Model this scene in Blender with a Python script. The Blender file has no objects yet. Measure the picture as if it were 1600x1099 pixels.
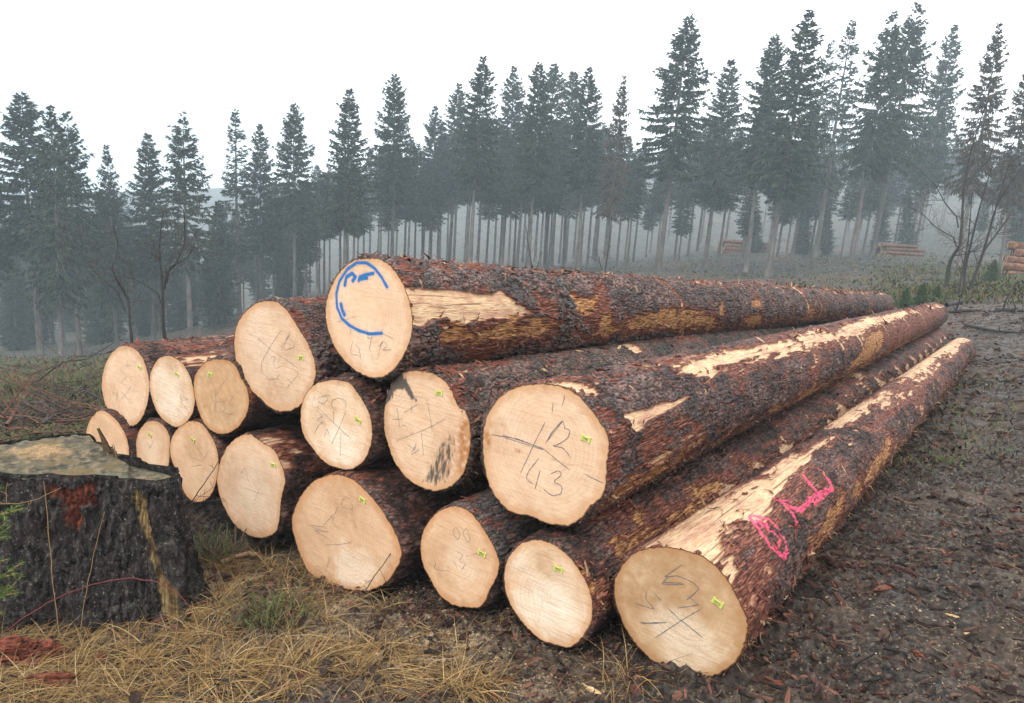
import bpy, math
import numpy as np
from mathutils import Matrix, Vector

# ------------------------------------------------------------------ camera, sky, sun, exposure
SC = bpy.context.scene
COL = SC.collection
W, H, F = 1600., 1099., 1164.
PITCH, ROLL, CZ = math.radians(13.6), .077, 1.76
_R0 = np.array([1., 0, 0]); _U0 = np.array([0, math.sin(PITCH), math.cos(PITCH)])
FW = np.array([0, math.cos(PITCH), -math.sin(PITCH)])
RT = math.cos(ROLL) * _R0 + math.sin(ROLL) * _U0
UP = -math.sin(ROLL) * _R0 + math.cos(ROLL) * _U0
CAM = np.array([0, 0, CZ])

cam = bpy.data.cameras.new('camera')
cam.sensor_width = 36.; cam.lens = 36. * F / W
cam.clip_start = .05; cam.clip_end = 3000
co = bpy.data.objects.new('camera', cam); COL.objects.link(co)
co.matrix_world = Matrix(((RT[0], UP[0], -FW[0], 0), (RT[1], UP[1], -FW[1], 0), (RT[2], UP[2], -FW[2], CZ), (0, 0, 0, 1)))
SC.camera = co

SUN_EL, SUN_AZ = math.radians(52), math.radians(205)      # azimuth clockwise from +Y: behind the camera, to its left
wd = bpy.data.worlds.new('World'); SC.world = wd; wd.use_nodes = True
wn = wd.node_tree; bg = wn.nodes['Background']
sky = wn.nodes.new('ShaderNodeTexSky'); sky.sky_type = 'NISHITA'; sky.sun_disc = False
sky.sun_elevation = SUN_EL; sky.sun_rotation = SUN_AZ
sky.dust_density = 4; sky.air_density = 1.4
mx = wn.nodes.new('ShaderNodeMix'); mx.data_type = 'RGBA'
mx.inputs[0].default_value = .93
mx.inputs[7].default_value = (11.6, 11.95, 12.2, 1)          # the overcast cloud deck
tc = wn.nodes.new('ShaderNodeTexCoord'); dt = wn.nodes.new('ShaderNodeVectorMath'); dt.operation = 'DOT_PRODUCT'
dt.inputs[1].default_value = (-.60, .79, -.02); wn.links.new(tc.outputs['Generated'], dt.inputs[0])
mrg = wn.nodes.new('ShaderNodeMapRange'); mrg.interpolation_type = 'SMOOTHSTEP'; mrg.inputs[1].default_value = .88; mrg.inputs[2].default_value = 1.0
wn.links.new(dt.outputs['Value'], mrg.inputs[0])
deck = wn.nodes.new('ShaderNodeMix'); deck.data_type = 'RGBA'; deck.inputs[6].default_value = (11.6, 11.95, 12.2, 1); deck.inputs[7].default_value = (6.3, 7.3, 7.7, 1)
wn.links.new(mrg.outputs[0], deck.inputs[0]); wn.links.new(deck.outputs[2], mx.inputs[7])
wn.links.new(sky.outputs[0], mx.inputs[6]); wn.links.new(mx.outputs[2], bg.inputs[0])
bg.inputs[1].default_value = .14

sl = bpy.data.lights.new('sun', 'SUN'); sl.energy = 1.5; sl.angle = math.radians(22); sl.color = (1, .96, .9)
so = bpy.data.objects.new('sun', sl); COL.objects.link(so)
_sd = Vector((math.sin(SUN_AZ) * math.cos(SUN_EL), math.cos(SUN_AZ) * math.cos(SUN_EL), math.sin(SUN_EL)))
so.rotation_euler = _sd.to_track_quat('Z', 'Y').to_euler()

SC.view_settings.view_transform = 'Standard'; SC.view_settings.look = 'None'
SC.view_settings.exposure = 0.5; SC.view_settings.gamma = 1
SC.render.engine = 'CYCLES'
SC.cycles.use_denoising = True; SC.cycles.denoising_prefilter = 'NONE'
SC.cycles.max_bounces = 6; SC.cycles.volume_bounces = 1; SC.cycles.diffuse_bounces = 2
SC.cycles.use_adaptive_sampling = False

# ------------------------------------------------------------------ small maths
def ray(px, py): return FW + RT * ((px - W / 2) / F) - UP * ((py - H / 2) / F)
def at(px, py, z): return CAM + ray(px, py) * z
def project(X):
    d = np.asarray(X) - CAM; z = d @ FW
    return W / 2 + F * (d @ RT) / z, H / 2 - F * (d @ UP) / z, z
def crop(ox, oy, s, pts): return [(ox + a / s, oy + b / s) for a, b in pts]
def sst(a, b, x):
    t = np.clip((x - a) / (b - a), 0, 1); return t * t * (3 - 2 * t)

def _h(i, j, k, seed):
    n = (i.astype(np.int64) * 374761393 + j.astype(np.int64) * 668265263 + k.astype(np.int64) * 2147483647 + seed * 1274126177) & 0xFFFFFFFF
    n = ((n ^ (n >> 13)) * 1274126177) & 0xFFFFFFFF
    n = ((n ^ (n >> 15)) * 2246822519) & 0xFFFFFFFF
    return ((n ^ (n >> 16)) & 0xFFFFFF).astype(np.float64) / 0xFFFFFF
def vnoise(x, y, z, seed=0):
    x, y, z = np.broadcast_arrays(x, y, z)
    i, j, k = np.floor(x), np.floor(y), np.floor(z)
    a, b, c = x - i, y - j, z - k
    a = a * a * (3 - 2 * a); b = b * b * (3 - 2 * b); c = c * c * (3 - 2 * c)
    i, j, k = i.astype(np.int64), j.astype(np.int64), k.astype(np.int64)
    r = 0
    for di in (0, 1):
        wa = a if di else 1 - a
        for dj in (0, 1):
            wb = b if dj else 1 - b
            for dk in (0, 1):
                r = r + wa * wb * (c if dk else 1 - c) * _h(i + di, j + dj, k + dk, seed)
    return r
def fbm(x, y, z, seed=0, octv=4, gain=.5):
    s, amp, tot, f = 0, 1., 0., 1.
    for o in range(octv):
        s = s + amp * vnoise(x * f, y * f, z * f, seed + o * 17); tot += amp; amp *= gain; f *= 2.03
    return s / tot
def voro(x, y, seed=0):
    i, j = np.floor(x).astype(np.int64), np.floor(y).astype(np.int64)
    f1 = np.full(x.shape, 9.); f2 = np.full(x.shape, 9.); idv = np.zeros(x.shape); z0 = np.zeros_like(i)
    for di in (-1, 0, 1):
        for dj in (-1, 0, 1):
            a, b = i + di, j + dj
            d = np.hypot(a + _h(a, b, z0, seed) - x, b + _h(a, b, z0 + 1, seed) - y)
            near = d < f1
            f2 = np.where(near, f1, np.minimum(f2, d)); idv = np.where(near, _h(a, b, z0 + 2, seed), idv); f1 = np.where(near, d, f1)
    return f1, f2, idv
def seg_dist(x, y, pts, ret_t=False):
    best = np.full(x.shape, 1e9)
    for (ax, ay), (bx, by) in zip(pts[:-1], pts[1:]):
        dx, dy = bx - ax, by - ay; L = dx * dx + dy * dy + 1e-12
        t = np.clip(((x - ax) * dx + (y - ay) * dy) / L, 0, 1)
        best = np.minimum(best, np.hypot(x - ax - t * dx, y - ay - t * dy))
    return best
def sd_poly(x, y, pts):
    pts = list(pts); d = seg_dist(x, y, pts + pts[:1]); ins = np.zeros(x.shape, bool)
    for (ax, ay), (bx, by) in zip(pts, pts[1:] + pts[:1]):
        if ay == by: continue
        c = ((ay > y) != (by > y)) & (x < (bx - ax) * (y - ay) / (by - ay) + ax)
        ins ^= c
    return np.where(ins, -d, d)
def unit(v): return v / np.maximum(np.linalg.norm(v, axis=-1, keepdims=True), 1e-9)

# ------------------------------------------------------------------ object helpers
def tag(o, label=None, cat=None, group=None, kind=None):
    if label: o['label'] = label
    if cat: o['category'] = cat
    if group: o['group'] = group
    if kind: o['kind'] = kind
    return o
def mesh(name, V, faces, mats=None, smooth=True, attrs=None, mi=None):
    """faces: list of (n,k) index arrays"""
    me = bpy.data.meshes.new(name)
    V = np.ascontiguousarray(V, np.float32)
    faces = [np.asarray(f, np.int32) for f in faces if len(f)]
    me.vertices.add(len(V)); me.vertices.foreach_set('co', V.ravel())
    tot = np.concatenate([np.full(len(f), f.shape[1], np.int32) for f in faces])
    me.loops.add(int(tot.sum())); me.loops.foreach_set('vertex_index', np.concatenate([f.ravel() for f in faces]))
    me.polygons.add(len(tot)); st = np.zeros(len(tot), np.int32); st[1:] = np.cumsum(tot)[:-1]
    me.polygons.foreach_set('loop_start', st); me.polygons.foreach_set('loop_total', tot)
    me.polygons.foreach_set('use_smooth', np.full(len(tot), smooth, bool))
    if mi is not None: me.polygons.foreach_set('material_index', np.asarray(mi, np.int32))
    for k, v in (attrs or {}).items():
        a = me.attributes.new(k, 'FLOAT', 'POINT'); a.data.foreach_set('value', np.ascontiguousarray(v, np.float32).ravel())
    me.update(calc_edges=True)
    for m in (mats if isinstance(mats, (list, tuple)) else [mats]): me.materials.append(m)
    return me
def obj(name, me, parent=None, loc=None):
    o = bpy.data.objects.new(name, me); COL.objects.link(o)
    if parent is not None: o.parent = parent
    if loc is not None: o.location = loc
    return o
def empty(name, loc=(0, 0, 0)):
    o = bpy.data.objects.new(name, None); COL.objects.link(o); o.location = loc; o.empty_display_size = .1; return o
def grid_faces(nu, nv, wrap=False):
    i = np.arange(nu - 1)[:, None]; j = np.arange(nv if wrap else nv - 1)[None]
    a = i * nv + j; b = i * nv + (j + 1) % nv
    return np.stack([a, b, b + nv, a + nv], -1).reshape(-1, 4)
def tubes(lines, sides=5):
    """lines: list of (pts (n,3), radii (n)); one vertex and face array"""
    Vs, Fs, off = [], [], 0
    ang = np.arange(sides) / sides * 2 * math.pi
    for P, R in lines:
        P = np.asarray(P, float); R = np.broadcast_to(np.asarray(R, float), (len(P),))
        T = np.gradient(P, axis=0); T = unit(T)
        ref = np.array([0, 0, 1.]) if abs(T[0][2]) < .9 else np.array([1., 0, 0])
        A = unit(np.cross(T, ref)); B = np.cross(T, A)
        V = P[:, None] + R[:, None, None] * (A[:, None] * np.cos(ang)[None, :, None] + B[:, None] * np.sin(ang)[None, :, None])
        Vs.append(V.reshape(-1, 3)); Fs.append(grid_faces(len(P), sides, True) + off)
        off += len(P) * sides
    return np.concatenate(Vs), np.concatenate(Fs)
def strips(P, Wd, N):
    """P (m,n,3) centre lines, Wd (m,n) widths, N (m,3|m,n,3) side directions -> quads"""
    m, n, _ = P.shape
    if N.ndim == 2: N = np.repeat(N[:, None], n, 1)
    V = np.stack([P - N * Wd[..., None] / 2, P + N * Wd[..., None] / 2], 2)        # m,n,2,3
    base = (np.arange(m) * n * 2)[:, None] + np.arange(n - 1)[None] * 2
    Fq = np.stack([base, base + 1, base + 3, base + 2], -1).reshape(-1, 4)
    return V.reshape(-1, 3), Fq

# ------------------------------------------------------------------ material helpers
class G:
    def __init__(s, name):
        s.m = bpy.data.materials.new(name); s.m.use_nodes = True
        s.t = s.m.node_tree; s.b = s.t.nodes['Principled BSDF']; s._co = None
    def n(s, typ, **kw):
        x = s.t.nodes.new('ShaderNode' + typ)
        for k, v in kw.items(): setattr(x, k, v)
        return x
    def put(s, sock, v):
        if v is None: return
        if isinstance(v, bpy.types.NodeSocket): s.t.links.new(v, sock)
        elif sock.type == 'RGBA': sock.default_value = tuple(v) + (1,) if len(v) == 3 else v
        else: sock.default_value = v
    @property
    def co(s):
        if s._co is None: s._co = s.n('TexCoord').outputs['Object']
        return s._co
    def mapped(s, scale=(1, 1, 1), rot=(0, 0, 0), loc=(0, 0, 0)):
        x = s.n('Mapping'); s.put(x.inputs[0], s.co)
        x.inputs[1].default_value = loc; x.inputs[2].default_value = rot; x.inputs[3].default_value = scale
        return x.outputs[0]
    def noise(s, scale, detail=3, vec=None, rough=.55, dist=0):
        x = s.n('TexNoise'); s.put(x.inputs['Vector'], vec or s.co); x.inputs['Scale'].default_value = scale
        x.inputs['Detail'].default_value = detail; x.inputs['Roughness'].default_value = rough; x.inputs['Distortion'].default_value = dist
        return x.outputs[0]
    def vor(s, scale, vec=None, feature='F1', out=0, rnd=1):
        x = s.n('TexVoronoi', feature=feature); s.put(x.inputs['Vector'], vec or s.co); x.inputs['Scale'].default_value = scale
        x.inputs['Randomness'].default_value = rnd
        return x.outputs[out]
    def ramp(s, fac, stops, interp='LINEAR'):
        x = s.n('ValToRGB'); s.put(x.inputs[0], fac); cr = x.color_ramp; cr.interpolation = interp
        while len(cr.elements) < len(stops): cr.elements.new(.5)
        for e, (p, c) in zip(cr.elements, stops):
            e.position = p; e.color = tuple(c) + (1,) if hasattr(c, '__len__') else (c, c, c, 1)
        return x.outputs[0]
    def mix(s, fac, a, b, mode='MIX'):
        x = s.n('Mix', data_type='RGBA', blend_type=mode); s.put(x.inputs[0], fac); s.put(x.inputs[6], a); s.put(x.inputs[7], b)
        return x.outputs[2]
    def math(s, op, a, b=0., c=None):
        x = s.n('Math', operation=op); s.put(x.inputs[0], a); s.put(x.inputs[1], b)
        if c is not None: s.put(x.inputs[2], c)
        return x.outputs[0]
    def mr(s, v, a, b, c=0, d=1):
        x = s.n('MapRange'); s.put(x.inputs[0], v)
        for k, q in zip((1, 2, 3, 4), (a, b, c, d)): x.inputs[k].default_value = q
        return x.outputs[0]
    def attr(s, name): return s.n('Attribute', attribute_name=name).outputs['Fac']
    def island(s): return s.n('NewGeometry').outputs['Random Per Island']
    def orand(s): return s.n('ObjectInfo').outputs['Random']
    def bump(s, h, strength=.5, dist=.01):
        x = s.n('Bump'); s.put(x.inputs['Height'], h); x.inputs['Strength'].default_value = strength; x.inputs['Distance'].default_value = dist
        s.t.links.new(x.outputs[0], s.b.inputs['Normal'])
    def out(s, col, rough=.8, spec=.3):
        s.put(s.b.inputs['Base Color'], col); s.put(s.b.inputs['Roughness'], rough); s.put(s.b.inputs['Specular IOR Level'], spec)
        return s.m
def plain(name, col, rough=.8, spec=.15, var=.35, scale=40):
    g = G(name); f = g.noise(scale, 3)
    c = g.mix(f, [v * (1 - var) for v in col], [v * (1 + var) for v in col])
    g.bump(f, .3, .004)
    return g.out(c, rough, spec)
def island_mat(name, cols, rough=.8, spec=.12):
    g = G(name); n = len(cols)
    c = g.ramp(g.island(), [((i + .5) / n if 0 < i < n - 1 else float(i > 0), q) for i, q in enumerate(cols)])
    f = g.noise(60, 3)
    c = g.mix(g.mr(f, .3, .7, 0, .5), c, (.02, .016, .013)); g.bump(f, .4, .004)
    return g.out(c, rough, spec)

# ------------------------------------------------------------------ terrain
PL = (-1.494, .1243, -.1488)                      # the slope the stack lies on, relative to eye height
_cp = []
for px, py, z in [(0, 560, 35), (62, 556, 42), (98, 560, 38), (125, 560, 40), (183, 545, 44), (297, 535, 45), (150, 535, 60), (300, 512, 70), (50, 540, 60),
                  (80, 640, 9.8), (10, 690, 8), (20, 600, 16), (120, 590, 16), (373, 492, 52), (458, 480, 52), (546, 455, 50), (612, 447, 50), (735, 438, 50),
                  (826, 432, 50), (905, 430, 50), (1030, 430, 50), (1100, 432, 48), (1165, 433, 45), (1205, 436, 44), (1270, 405, 62), (1330, 409, 50),
                  (1362, 403, 54), (1425, 402, 60), (1480, 452, 21), (1515, 460, 19), (1420, 482, 17), (1590, 432, 30), (1580, 470, 16), (1395, 402, 58),
                  (1155, 394, 78), (1380, 470, 20), (1300, 455, 26), (1200, 445, 34), (600, 425, 85), (900, 410, 85), (1200, 392, 85), (1400, 385, 80), (1560, 395, 60),
                  (0, 315, 230), (300, 312, 250), (600, 300, 250), (900, 290, 230), (1200, 285, 200), (1500, 290, 170), (1600, 290, 170), (1100, 360, 120), (1350, 335, 125),
                  (0, 470, 110), (300, 450, 120), (600, 400, 130)]:
    v = ray(px, py) * z; _cp.append((math.atan2(v[0], v[1]), math.hypot(v[0], v[1]), v[2] / math.hypot(v[0], v[1])))
for az in np.radians([-38, -28, -18, -8, 2, 12, 22, 32, 40]):
    for r in (4.5, 6.5, 9.):
        if r > 7 and az < -.3: continue
        x, y = r * math.sin(az), r * math.cos(az); _cp.append((az, r, (PL[0] + PL[1] * x + PL[2] * y) / r))
_cp = np.array(_cp); _fx = np.c_[_cp[:, 0] * 2.2, np.log(_cp[:, 1])]
def _tk(a, b):
    d2 = ((a[:, None] - b[None]) ** 2).sum(-1); return .5 * d2 * np.log(d2 + 1e-12)
_n = len(_fx); _A = np.zeros((_n + 3, _n + 3)); _A[:_n, :_n] = _tk(_fx, _fx) + 2e-3 * np.eye(_n)
_A[:_n, _n] = 1; _A[:_n, _n + 1:] = _fx; _A[_n:, :_n] = _A[:_n, _n:].T
_wt = np.linalg.solve(_A, np.r_[_cp[:, 2], 0, 0, 0])
def base_height(x, y):
    x = np.asarray(x, float).ravel(); y = np.asarray(y, float).ravel(); r = np.hypot(x, y)
    near = PL[0] + PL[1] * x + PL[2] * y
    az = np.clip(np.arctan2(x, y), -.8, .78); f = np.c_[az * 2.2, np.log(np.clip(r, 4.5, 300))]
    e = np.zeros(len(f))
    for i in range(0, len(f), 40000):
        q = f[i:i + 40000]; e[i:i + 40000] = _tk(q, _fx) @ _wt[:_n] + _wt[_n] + q @ _wt[_n + 1:]
    back = np.abs(np.arctan2(x, y)); e = np.where(back > 1.2, e * np.clip(1 - (back - 1.2) / 1.2, 0, 1), e)
    return CZ + near + (e * r - near) * sst(5., 9., r)
def micro(x, y):
    r = np.hypot(x, y); k = np.clip(1.6 - r / 14, .0, 1)
    z0 = np.zeros_like(x)
    m = (fbm(x * 2.2, y * 2.2, z0, 5, 3) - .5) * .085
    rd = 1 - np.abs(fbm(x * 7, y * 7, z0, 9, 4) * 2 - 1); m = m + (rd - .7) * .065 + (np.abs(fbm(x * 13, y * 13, z0, 19, 3) * 2 - 1)) * .03
    m = m + (fbm(x * 34, y * 34, z0, 3, 3) - .5) * .03
    lat = (x - .73 * y - 1.35) / 1.24; wob = (fbm(y * .5, x * .5, z0, 44, 2) - .5) * .5
    m = m - .07 * np.exp(-((lat - .75 + wob) / .22) ** 2) - .07 * np.exp(-((lat - 2.35 + wob) / .24) ** 2) + .045 * np.exp(-((lat - 1.2 + wob) / .2) ** 2)
    m = m + sst(.55, .75, vnoise(x * 5, y * 5, z0, 46)) * .04 * vnoise(x * 1.1, y * 1.1, z0, 47)
    return m * np.clip(k + .15, 0, 1) + (fbm(x * .5, y * .5, z0, 8, 3) - .5) * np.clip((r - 8) / 20, 0, 1) * .5
def height(x, y):
    x = np.atleast_1d(np.asarray(x, float)); y = np.atleast_1d(np.asarray(y, float))
    return base_height(x, y).reshape(x.shape) + micro(x, y)
def hz(x, y): return float(height(x, y)[0])
def ground_at(px, py, lo=1.5, hi=300):
    """where the view through a photo pixel meets the terrain"""
    t = np.geomspace(lo, hi, 400); P = CAM + ray(px, py)[None] * t[:, None]
    d = P[:, 2] - base_height(P[:, 0], P[:, 1]); i = np.argmax(d < 0) if (d < 0).any() else len(t) - 1
    return P[i]

g = G('forest_floor')
grassy, saw, rust = g.attr('grassy'), g.attr('sawdust'), g.attr('rust')
n1 = g.noise(5, 6); n2 = g.noise(38, 5); n3 = g.noise(150, 3); n4 = g.noise(.6, 5)
c = g.ramp(n2, [(.34, (.005, .0042, .004)), (.48, (.026, .021, .018)), (.6, (.06, .048, .038)), (.74, (.14, .11, .082))])
c = g.mix(g.mr(g.noise(2.2, 5), .48, .62, 0, .6), c, g.mix(n2, (.03, .022, .016), (.14, .098, .068)))
sp = g.vor(130, feature='F1', out=1)
spk = g.n('SeparateColor'); g.put(spk.inputs[0], sp)
c = g.mix(g.mr(spk.outputs[0], .9, .92, 0, .7), c, (.07, .03, .022))
c = g.mix(g.mr(spk.outputs[1], .96, .97, 0, .6), c, (.26, .18, .11))
sm = g.math('MULTIPLY', saw, g.math('MULTIPLY', g.mr(g.noise(60, 5), .42, .58), g.mr(n1, .4, .6, .25, 1)))
c = g.mix(sm, c, g.mix(n3, (.3, .2, .11), (.62, .45, .28)))
gc = g.ramp(g.noise(3, 7), [(.3, (.007, .008, .005)), (.46, (.02, .023, .011)), (.58, (.038, .029, .017)), (.72, (.075, .046, .027))])
c = g.mix(g.math('MULTIPLY', grassy, g.mr(n1, .2, .42)), c, gc)
c = g.mix(g.math('MULTIPLY', rust, g.mr(n1, .4, .6)), c, (.13, .05, .026))
g.bump(g.math('ADD', n2, g.math('MULTIPLY', n3, .5)), .7, .02)
GROUND_M = g.out(c, g.mr(n1, .35, .65, .38, .9), .22)

azs = np.concatenate([np.linspace(-math.pi, -.85, 60)[:-1], np.linspace(-.85, .85, 760), np.linspace(.85, math.pi, 60)[1:]])[:-1]
rs = np.concatenate([np.linspace(.05, 1.9, 12)[:-1], np.geomspace(1.9, 12, 420)[:-1], np.geomspace(12, 305, 170)])
RR, AA = np.meshgrid(rs, azs, indexing='ij'); X, Y = (RR * np.sin(AA)).ravel(), (RR * np.cos(AA)).ravel()
Zg = height(X, Y)
gpx, gpy, gz = project(np.c_[X, Y, Zg])
AZ = np.degrees(np.arctan2(X, Y)); rr = np.hypot(X, Y); zz0 = np.zeros_like(X)
big = fbm(X * .25, Y * .25, zz0, 31, 4)
grassy = sst(5.5, 8, rr) * np.clip(sst(-8, -22, AZ) * .9 + sst(15, 30, rr) * sst(22, 12, AZ) * .9 + sst(18, 34, rr) * 1., 0, 1) * np.maximum(sst(.3, .5, big + .12), sst(20, 36, rr))
sawd = np.zeros_like(X)
for px, py, z, s, a in [(690, 985, 3.1, .34, .8), (520, 900, 3.6, .25, 1.), (600, 1000, 3.05, .3, .7), (540, 960, 3.3, .2, .8), (340, 910, 3.9, .3, .7), (420, 935, 3.6, .25, .7), (460, 985, 3.2, .25, .6), (830, 1060, 2.75, .2, .35), (330, 880, 4.0, .2, .8)]:
    p = at(px, py, z); sawd = np.maximum(sawd, a * np.exp(-((X - p[0]) ** 2 + (Y - p[1]) ** 2) / s ** 2))
rust = .6 * sst(.6, .72, fbm(X * .18 + 3, Y * .18, zz0, 77, 4)) * sst(7, 16, rr)
FLOOR = obj('ground', mesh('ground', np.c_[X, Y, Zg], [grid_faces(len(rs), len(azs), True), np.arange(len(azs))[None, ::-1]], GROUND_M, True,
            {'grassy': grassy, 'sawdust': sawd, 'rust': rust}))
FLOOR['kind'] = 'structure'

# ------------------------------------------------------------------ log stack
K = 3.6625
OUTL = {
'A': crop(120, 380, K, [(290,588),(330,600),(380,660),(405,730),(418,810),(412,880),(395,950),(350,1030),(255,1030),(200,980),(160,920),(142,830),(150,740),(180,660),(220,610)]),
'B': crop(120, 380, K, [(505,645),(560,655),(610,695),(645,750),(665,820),(676,910),(660,980),(620,1030),(570,1055),(520,1030),(470,985),(435,910),(415,820),(420,750),(445,690),(475,655)]),
'C': crop(120, 380, K, [(815,665),(870,672),(910,700),(940,770),(975,830),(988,890),(980,960),(950,1020),(900,1070),(840,1092),(770,1075),(720,1020),(690,940),(668,850),(672,770),(710,705),(760,672)]),
'D': crop(120, 380, K, [(1090,330),(1150,335),(1190,370),(1240,440),(1290,520),(1335,600),(1365,680),(1370,760),(1345,840),(1300,910),(1240,955),(1180,968),(1110,945),(1050,890),(980,820),(935,750),(905,650),(898,570),(910,480),(950,410),(1000,360)]),
'E': crop(120, 620, K, [(155,80),(200,110),(250,165),(285,230),(298,290),(300,350),(280,400),(240,430),(180,430),(120,400),(70,330),(48,230),(60,170),(95,110)]),
'F': crop(120, 620, K, [(430,138),(480,150),(520,195),(535,240),(530,300),(528,380),(510,440),(470,480),(420,485),(375,440),(340,370),(335,300),(345,230),(375,170)]),
'G': crop(120, 620, K, [(670,138),(720,155),(760,210),(795,270),(812,350),(812,430),(795,500),(770,560),(730,595),(680,605),(630,575),(600,520),(570,420),(540,360),(530,300),(540,240),(570,190),(615,152)]),
'H': crop(120, 620, K, [(995,212),(1030,240),(1075,270),(1130,300),(1165,370),(1190,440),(1195,490),(1175,560),(1165,630),(1160,700),(1145,770),(1100,800),(1030,808),(970,785),(900,730),(850,650),(815,560),(800,480),(808,420),(840,320),(890,255),(945,220)]),
'I': crop(440, 700, K, [(330,150),(400,175),(470,230),(540,310),(610,410),(660,500),(690,590),(685,640),(640,720),(590,780),(520,812),(420,815),(330,795),(230,760),(150,710),(100,600),(60,470),(60,390),(100,290),(160,210),(240,165)]),
'J': crop(440, 700, K, [(1000,330),(1060,350),(1110,400),(1160,470),(1200,540),(1240,620),(1248,680),(1230,740),(1190,810),(1140,912),(1060,912),(980,900),(910,850),(850,750),(805,660),(793,570),(805,490),(850,410),(920,350)]),
'K': crop(760, 780, 10/3, [(260,210),(330,225),(400,270),(450,320),(490,380),(530,450),(552,530),(550,630),(520,690),(485,740),(430,775),(350,755),(290,740),(230,690),(170,620),(115,530),(92,430),(95,350),(130,280),(190,225)]),
'L': crop(760, 780, 10/3, [(880,250),(960,252),(1060,275),(1150,310),(1210,360),(1270,440),(1310,520),(1350,590),(1365,660),(1350,740),(1320,820),(1250,890),(1170,925),(1070,940),(990,915),(890,865),(810,790),(750,720),(700,620),(665,500),(665,420),(690,370),(740,300),(800,265)]),
'M': crop(700, 560, K, [(470,148),(600,150),(690,175),(760,220),(820,290),(870,360),(910,420),(925,480),(910,600),(905,720),(890,790),(810,850),(770,910),(700,960),(620,955),(540,935),(470,900),(350,880),(290,820),(240,740),(210,640),(200,540),(200,430),(220,330),(280,240),(380,165)]),
'N': crop(440, 560, K, [(820,70),(880,90),(930,125),(970,170),(990,230),(1020,290),(1050,290),(1075,360),(1082,440),(1070,560),(1040,660),(980,730),(880,762),(800,740),(720,690),(650,600),(610,500),(585,390),(590,280),(620,190),(690,80),(760,70)]),
'O': crop(440, 560, K, [(320,125),(390,140),(430,190),(470,250),(505,320),(520,400),(515,480),(490,560),(450,610),(390,638),(320,628),(240,590),(180,520),(130,450),(108,370),(112,280),(140,200),(190,150),(250,130)]),
'P': crop(480, 380, K, [(340,88),(420,90),(480,130),(530,200),(570,280),(595,370),(605,460),(590,560),(550,650),(500,720),(440,765),(380,772),(300,745),(230,690),(170,620),(125,520),(103,420),(110,330),(140,240),(190,160),(260,100)]),
}
DV = ray(1650, 405); DV = DV / np.linalg.norm(DV)
# c: distance of the cut face along the stack; far: photo position and depth of the thin end (None: straight along the stack for that many metres)
LOGS = {
'L': dict(c=2.45, far=(1502, 547, 10.6), rf=.175, nth=330, wr=.44, lab='peeling spruce log with pink spray paint, at the right of the stack'),
'K': dict(c=2.355, far=(1468, 527, 13.0), rf=.19, nth=280, wr=.43, lab='spruce log with whitish cut end on the ground under the log marked 12 43'),
'M': dict(c=2.43, far=(1460, 492, 12.6), rf=.20, nth=330, wr=.415, lab='thick spruce log with 12 43 pencilled on its squarish cut end'),
'N': dict(c=2.46, far=(1300, 506, 12.0), rf=.19, nth=240, wr=.335, lab='spruce log whose cut end has black stains and rot at the lower right'),
'P': dict(c=2.42, far=(1378, 476, 13.8), rf=.205, nth=330, wr=.335, lab='topmost spruce log with blue spray paint arc on its cut end'),
'J': dict(c=2.37, far=9., rf=.18, nth=160, lab='small spruce log on the ground with egg-shaped cut end, between two larger ground logs'),
'I': dict(c=2.33, far=9., rf=.2, nth=140, lab='widest spruce log, on the ground with grass against the foot of its cut end'),
'O': dict(c=2.38, far=9., rf=.18, nth=140, lab='spruce log with crossed circle pencilled on its cut end, just below the topmost log'),
'D': dict(c=2.42, far=9., rf=.2, nth=200, lab='spruce log with 12 37 pencilled on its cut end, left of the topmost log'),
'H': dict(c=2.39, far=9., rf=.19, nth=100, lab='spruce log with lopsided pale cut end hanging over the dark hollow beside the stump'),
'G': dict(c=2.42, far=9., rf=.18, nth=90, lab='spruce log with long oval cut end low in the stack, touching the stump edge'),
'F': dict(c=2.46, far=9., rf=.17, nth=90, lab='narrow spruce log peeking over the lower step of the stump'),
'E': dict(c=2.42, far=9., rf=.17, nth=90, lab='spruce log behind the splinters of the stump, lowest at the left end'),
'C': dict(c=2.40, far=9., rf=.17, nth=130, lab='spruce log with darker orange cut end touching the log marked 12 37'),
'B': dict(c=2.42, far=9., rf=.17, nth=130, lab='slim oval spruce log in the upper left row, second from the left'),
'A': dict(c=2.47, far=9., rf=.19, nth=160, lab='tall oval spruce log at the upper left end of the stack'),
}
for k, q in LOGS.items():
    o = np.array([ray(*p) for p in OUTL[k]]); Xw = o * (q['c'] / (o @ DV))[:, None] + CAM
    cen = (Xw.max(0) + Xw.min(0)) / 2
    if isinstance(q['far'], tuple): far = at(*q['far'])
    else:
        far = cen + DV * q['far']
    d = far - cen; q['len'] = float(np.linalg.norm(d)); d = d / q['len']
    e1 = np.cross(d, [0, 0, 1.]); e1 /= np.linalg.norm(e1); e2 = np.cross(e1, d)
    pts = o * (((cen - CAM) @ d) / (o @ d))[:, None] + CAM - cen
    x, y = pts @ e1, pts @ e2
    off = np.array([(x.max() + x.min()) / 2, (y.max() + y.min()) / 2]); cen = cen + e1 * off[0] + e2 * off[1]; x -= off[0]; y -= off[1]
    th = np.arctan2(y, x); r = np.hypot(x, y); s = np.argsort(th); th, r = th[s], r[s]
    tt = np.linspace(-math.pi, math.pi, 721)[:-1]
    rp = np.interp(tt, np.r_[th - 2 * math.pi, th, th + 2 * math.pi], np.r_[r, r, r])
    ker = np.exp(-np.linspace(-2, 2, 25) ** 2); ker /= ker.sum()
    rp = np.convolve(np.r_[rp[-12:], rp, rp[:12]], ker, 'valid')
    q.update(cen=cen, d=d, e1=e1, e2=e2, tt=tt, rp=rp, rm=float(rp.mean()))
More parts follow.
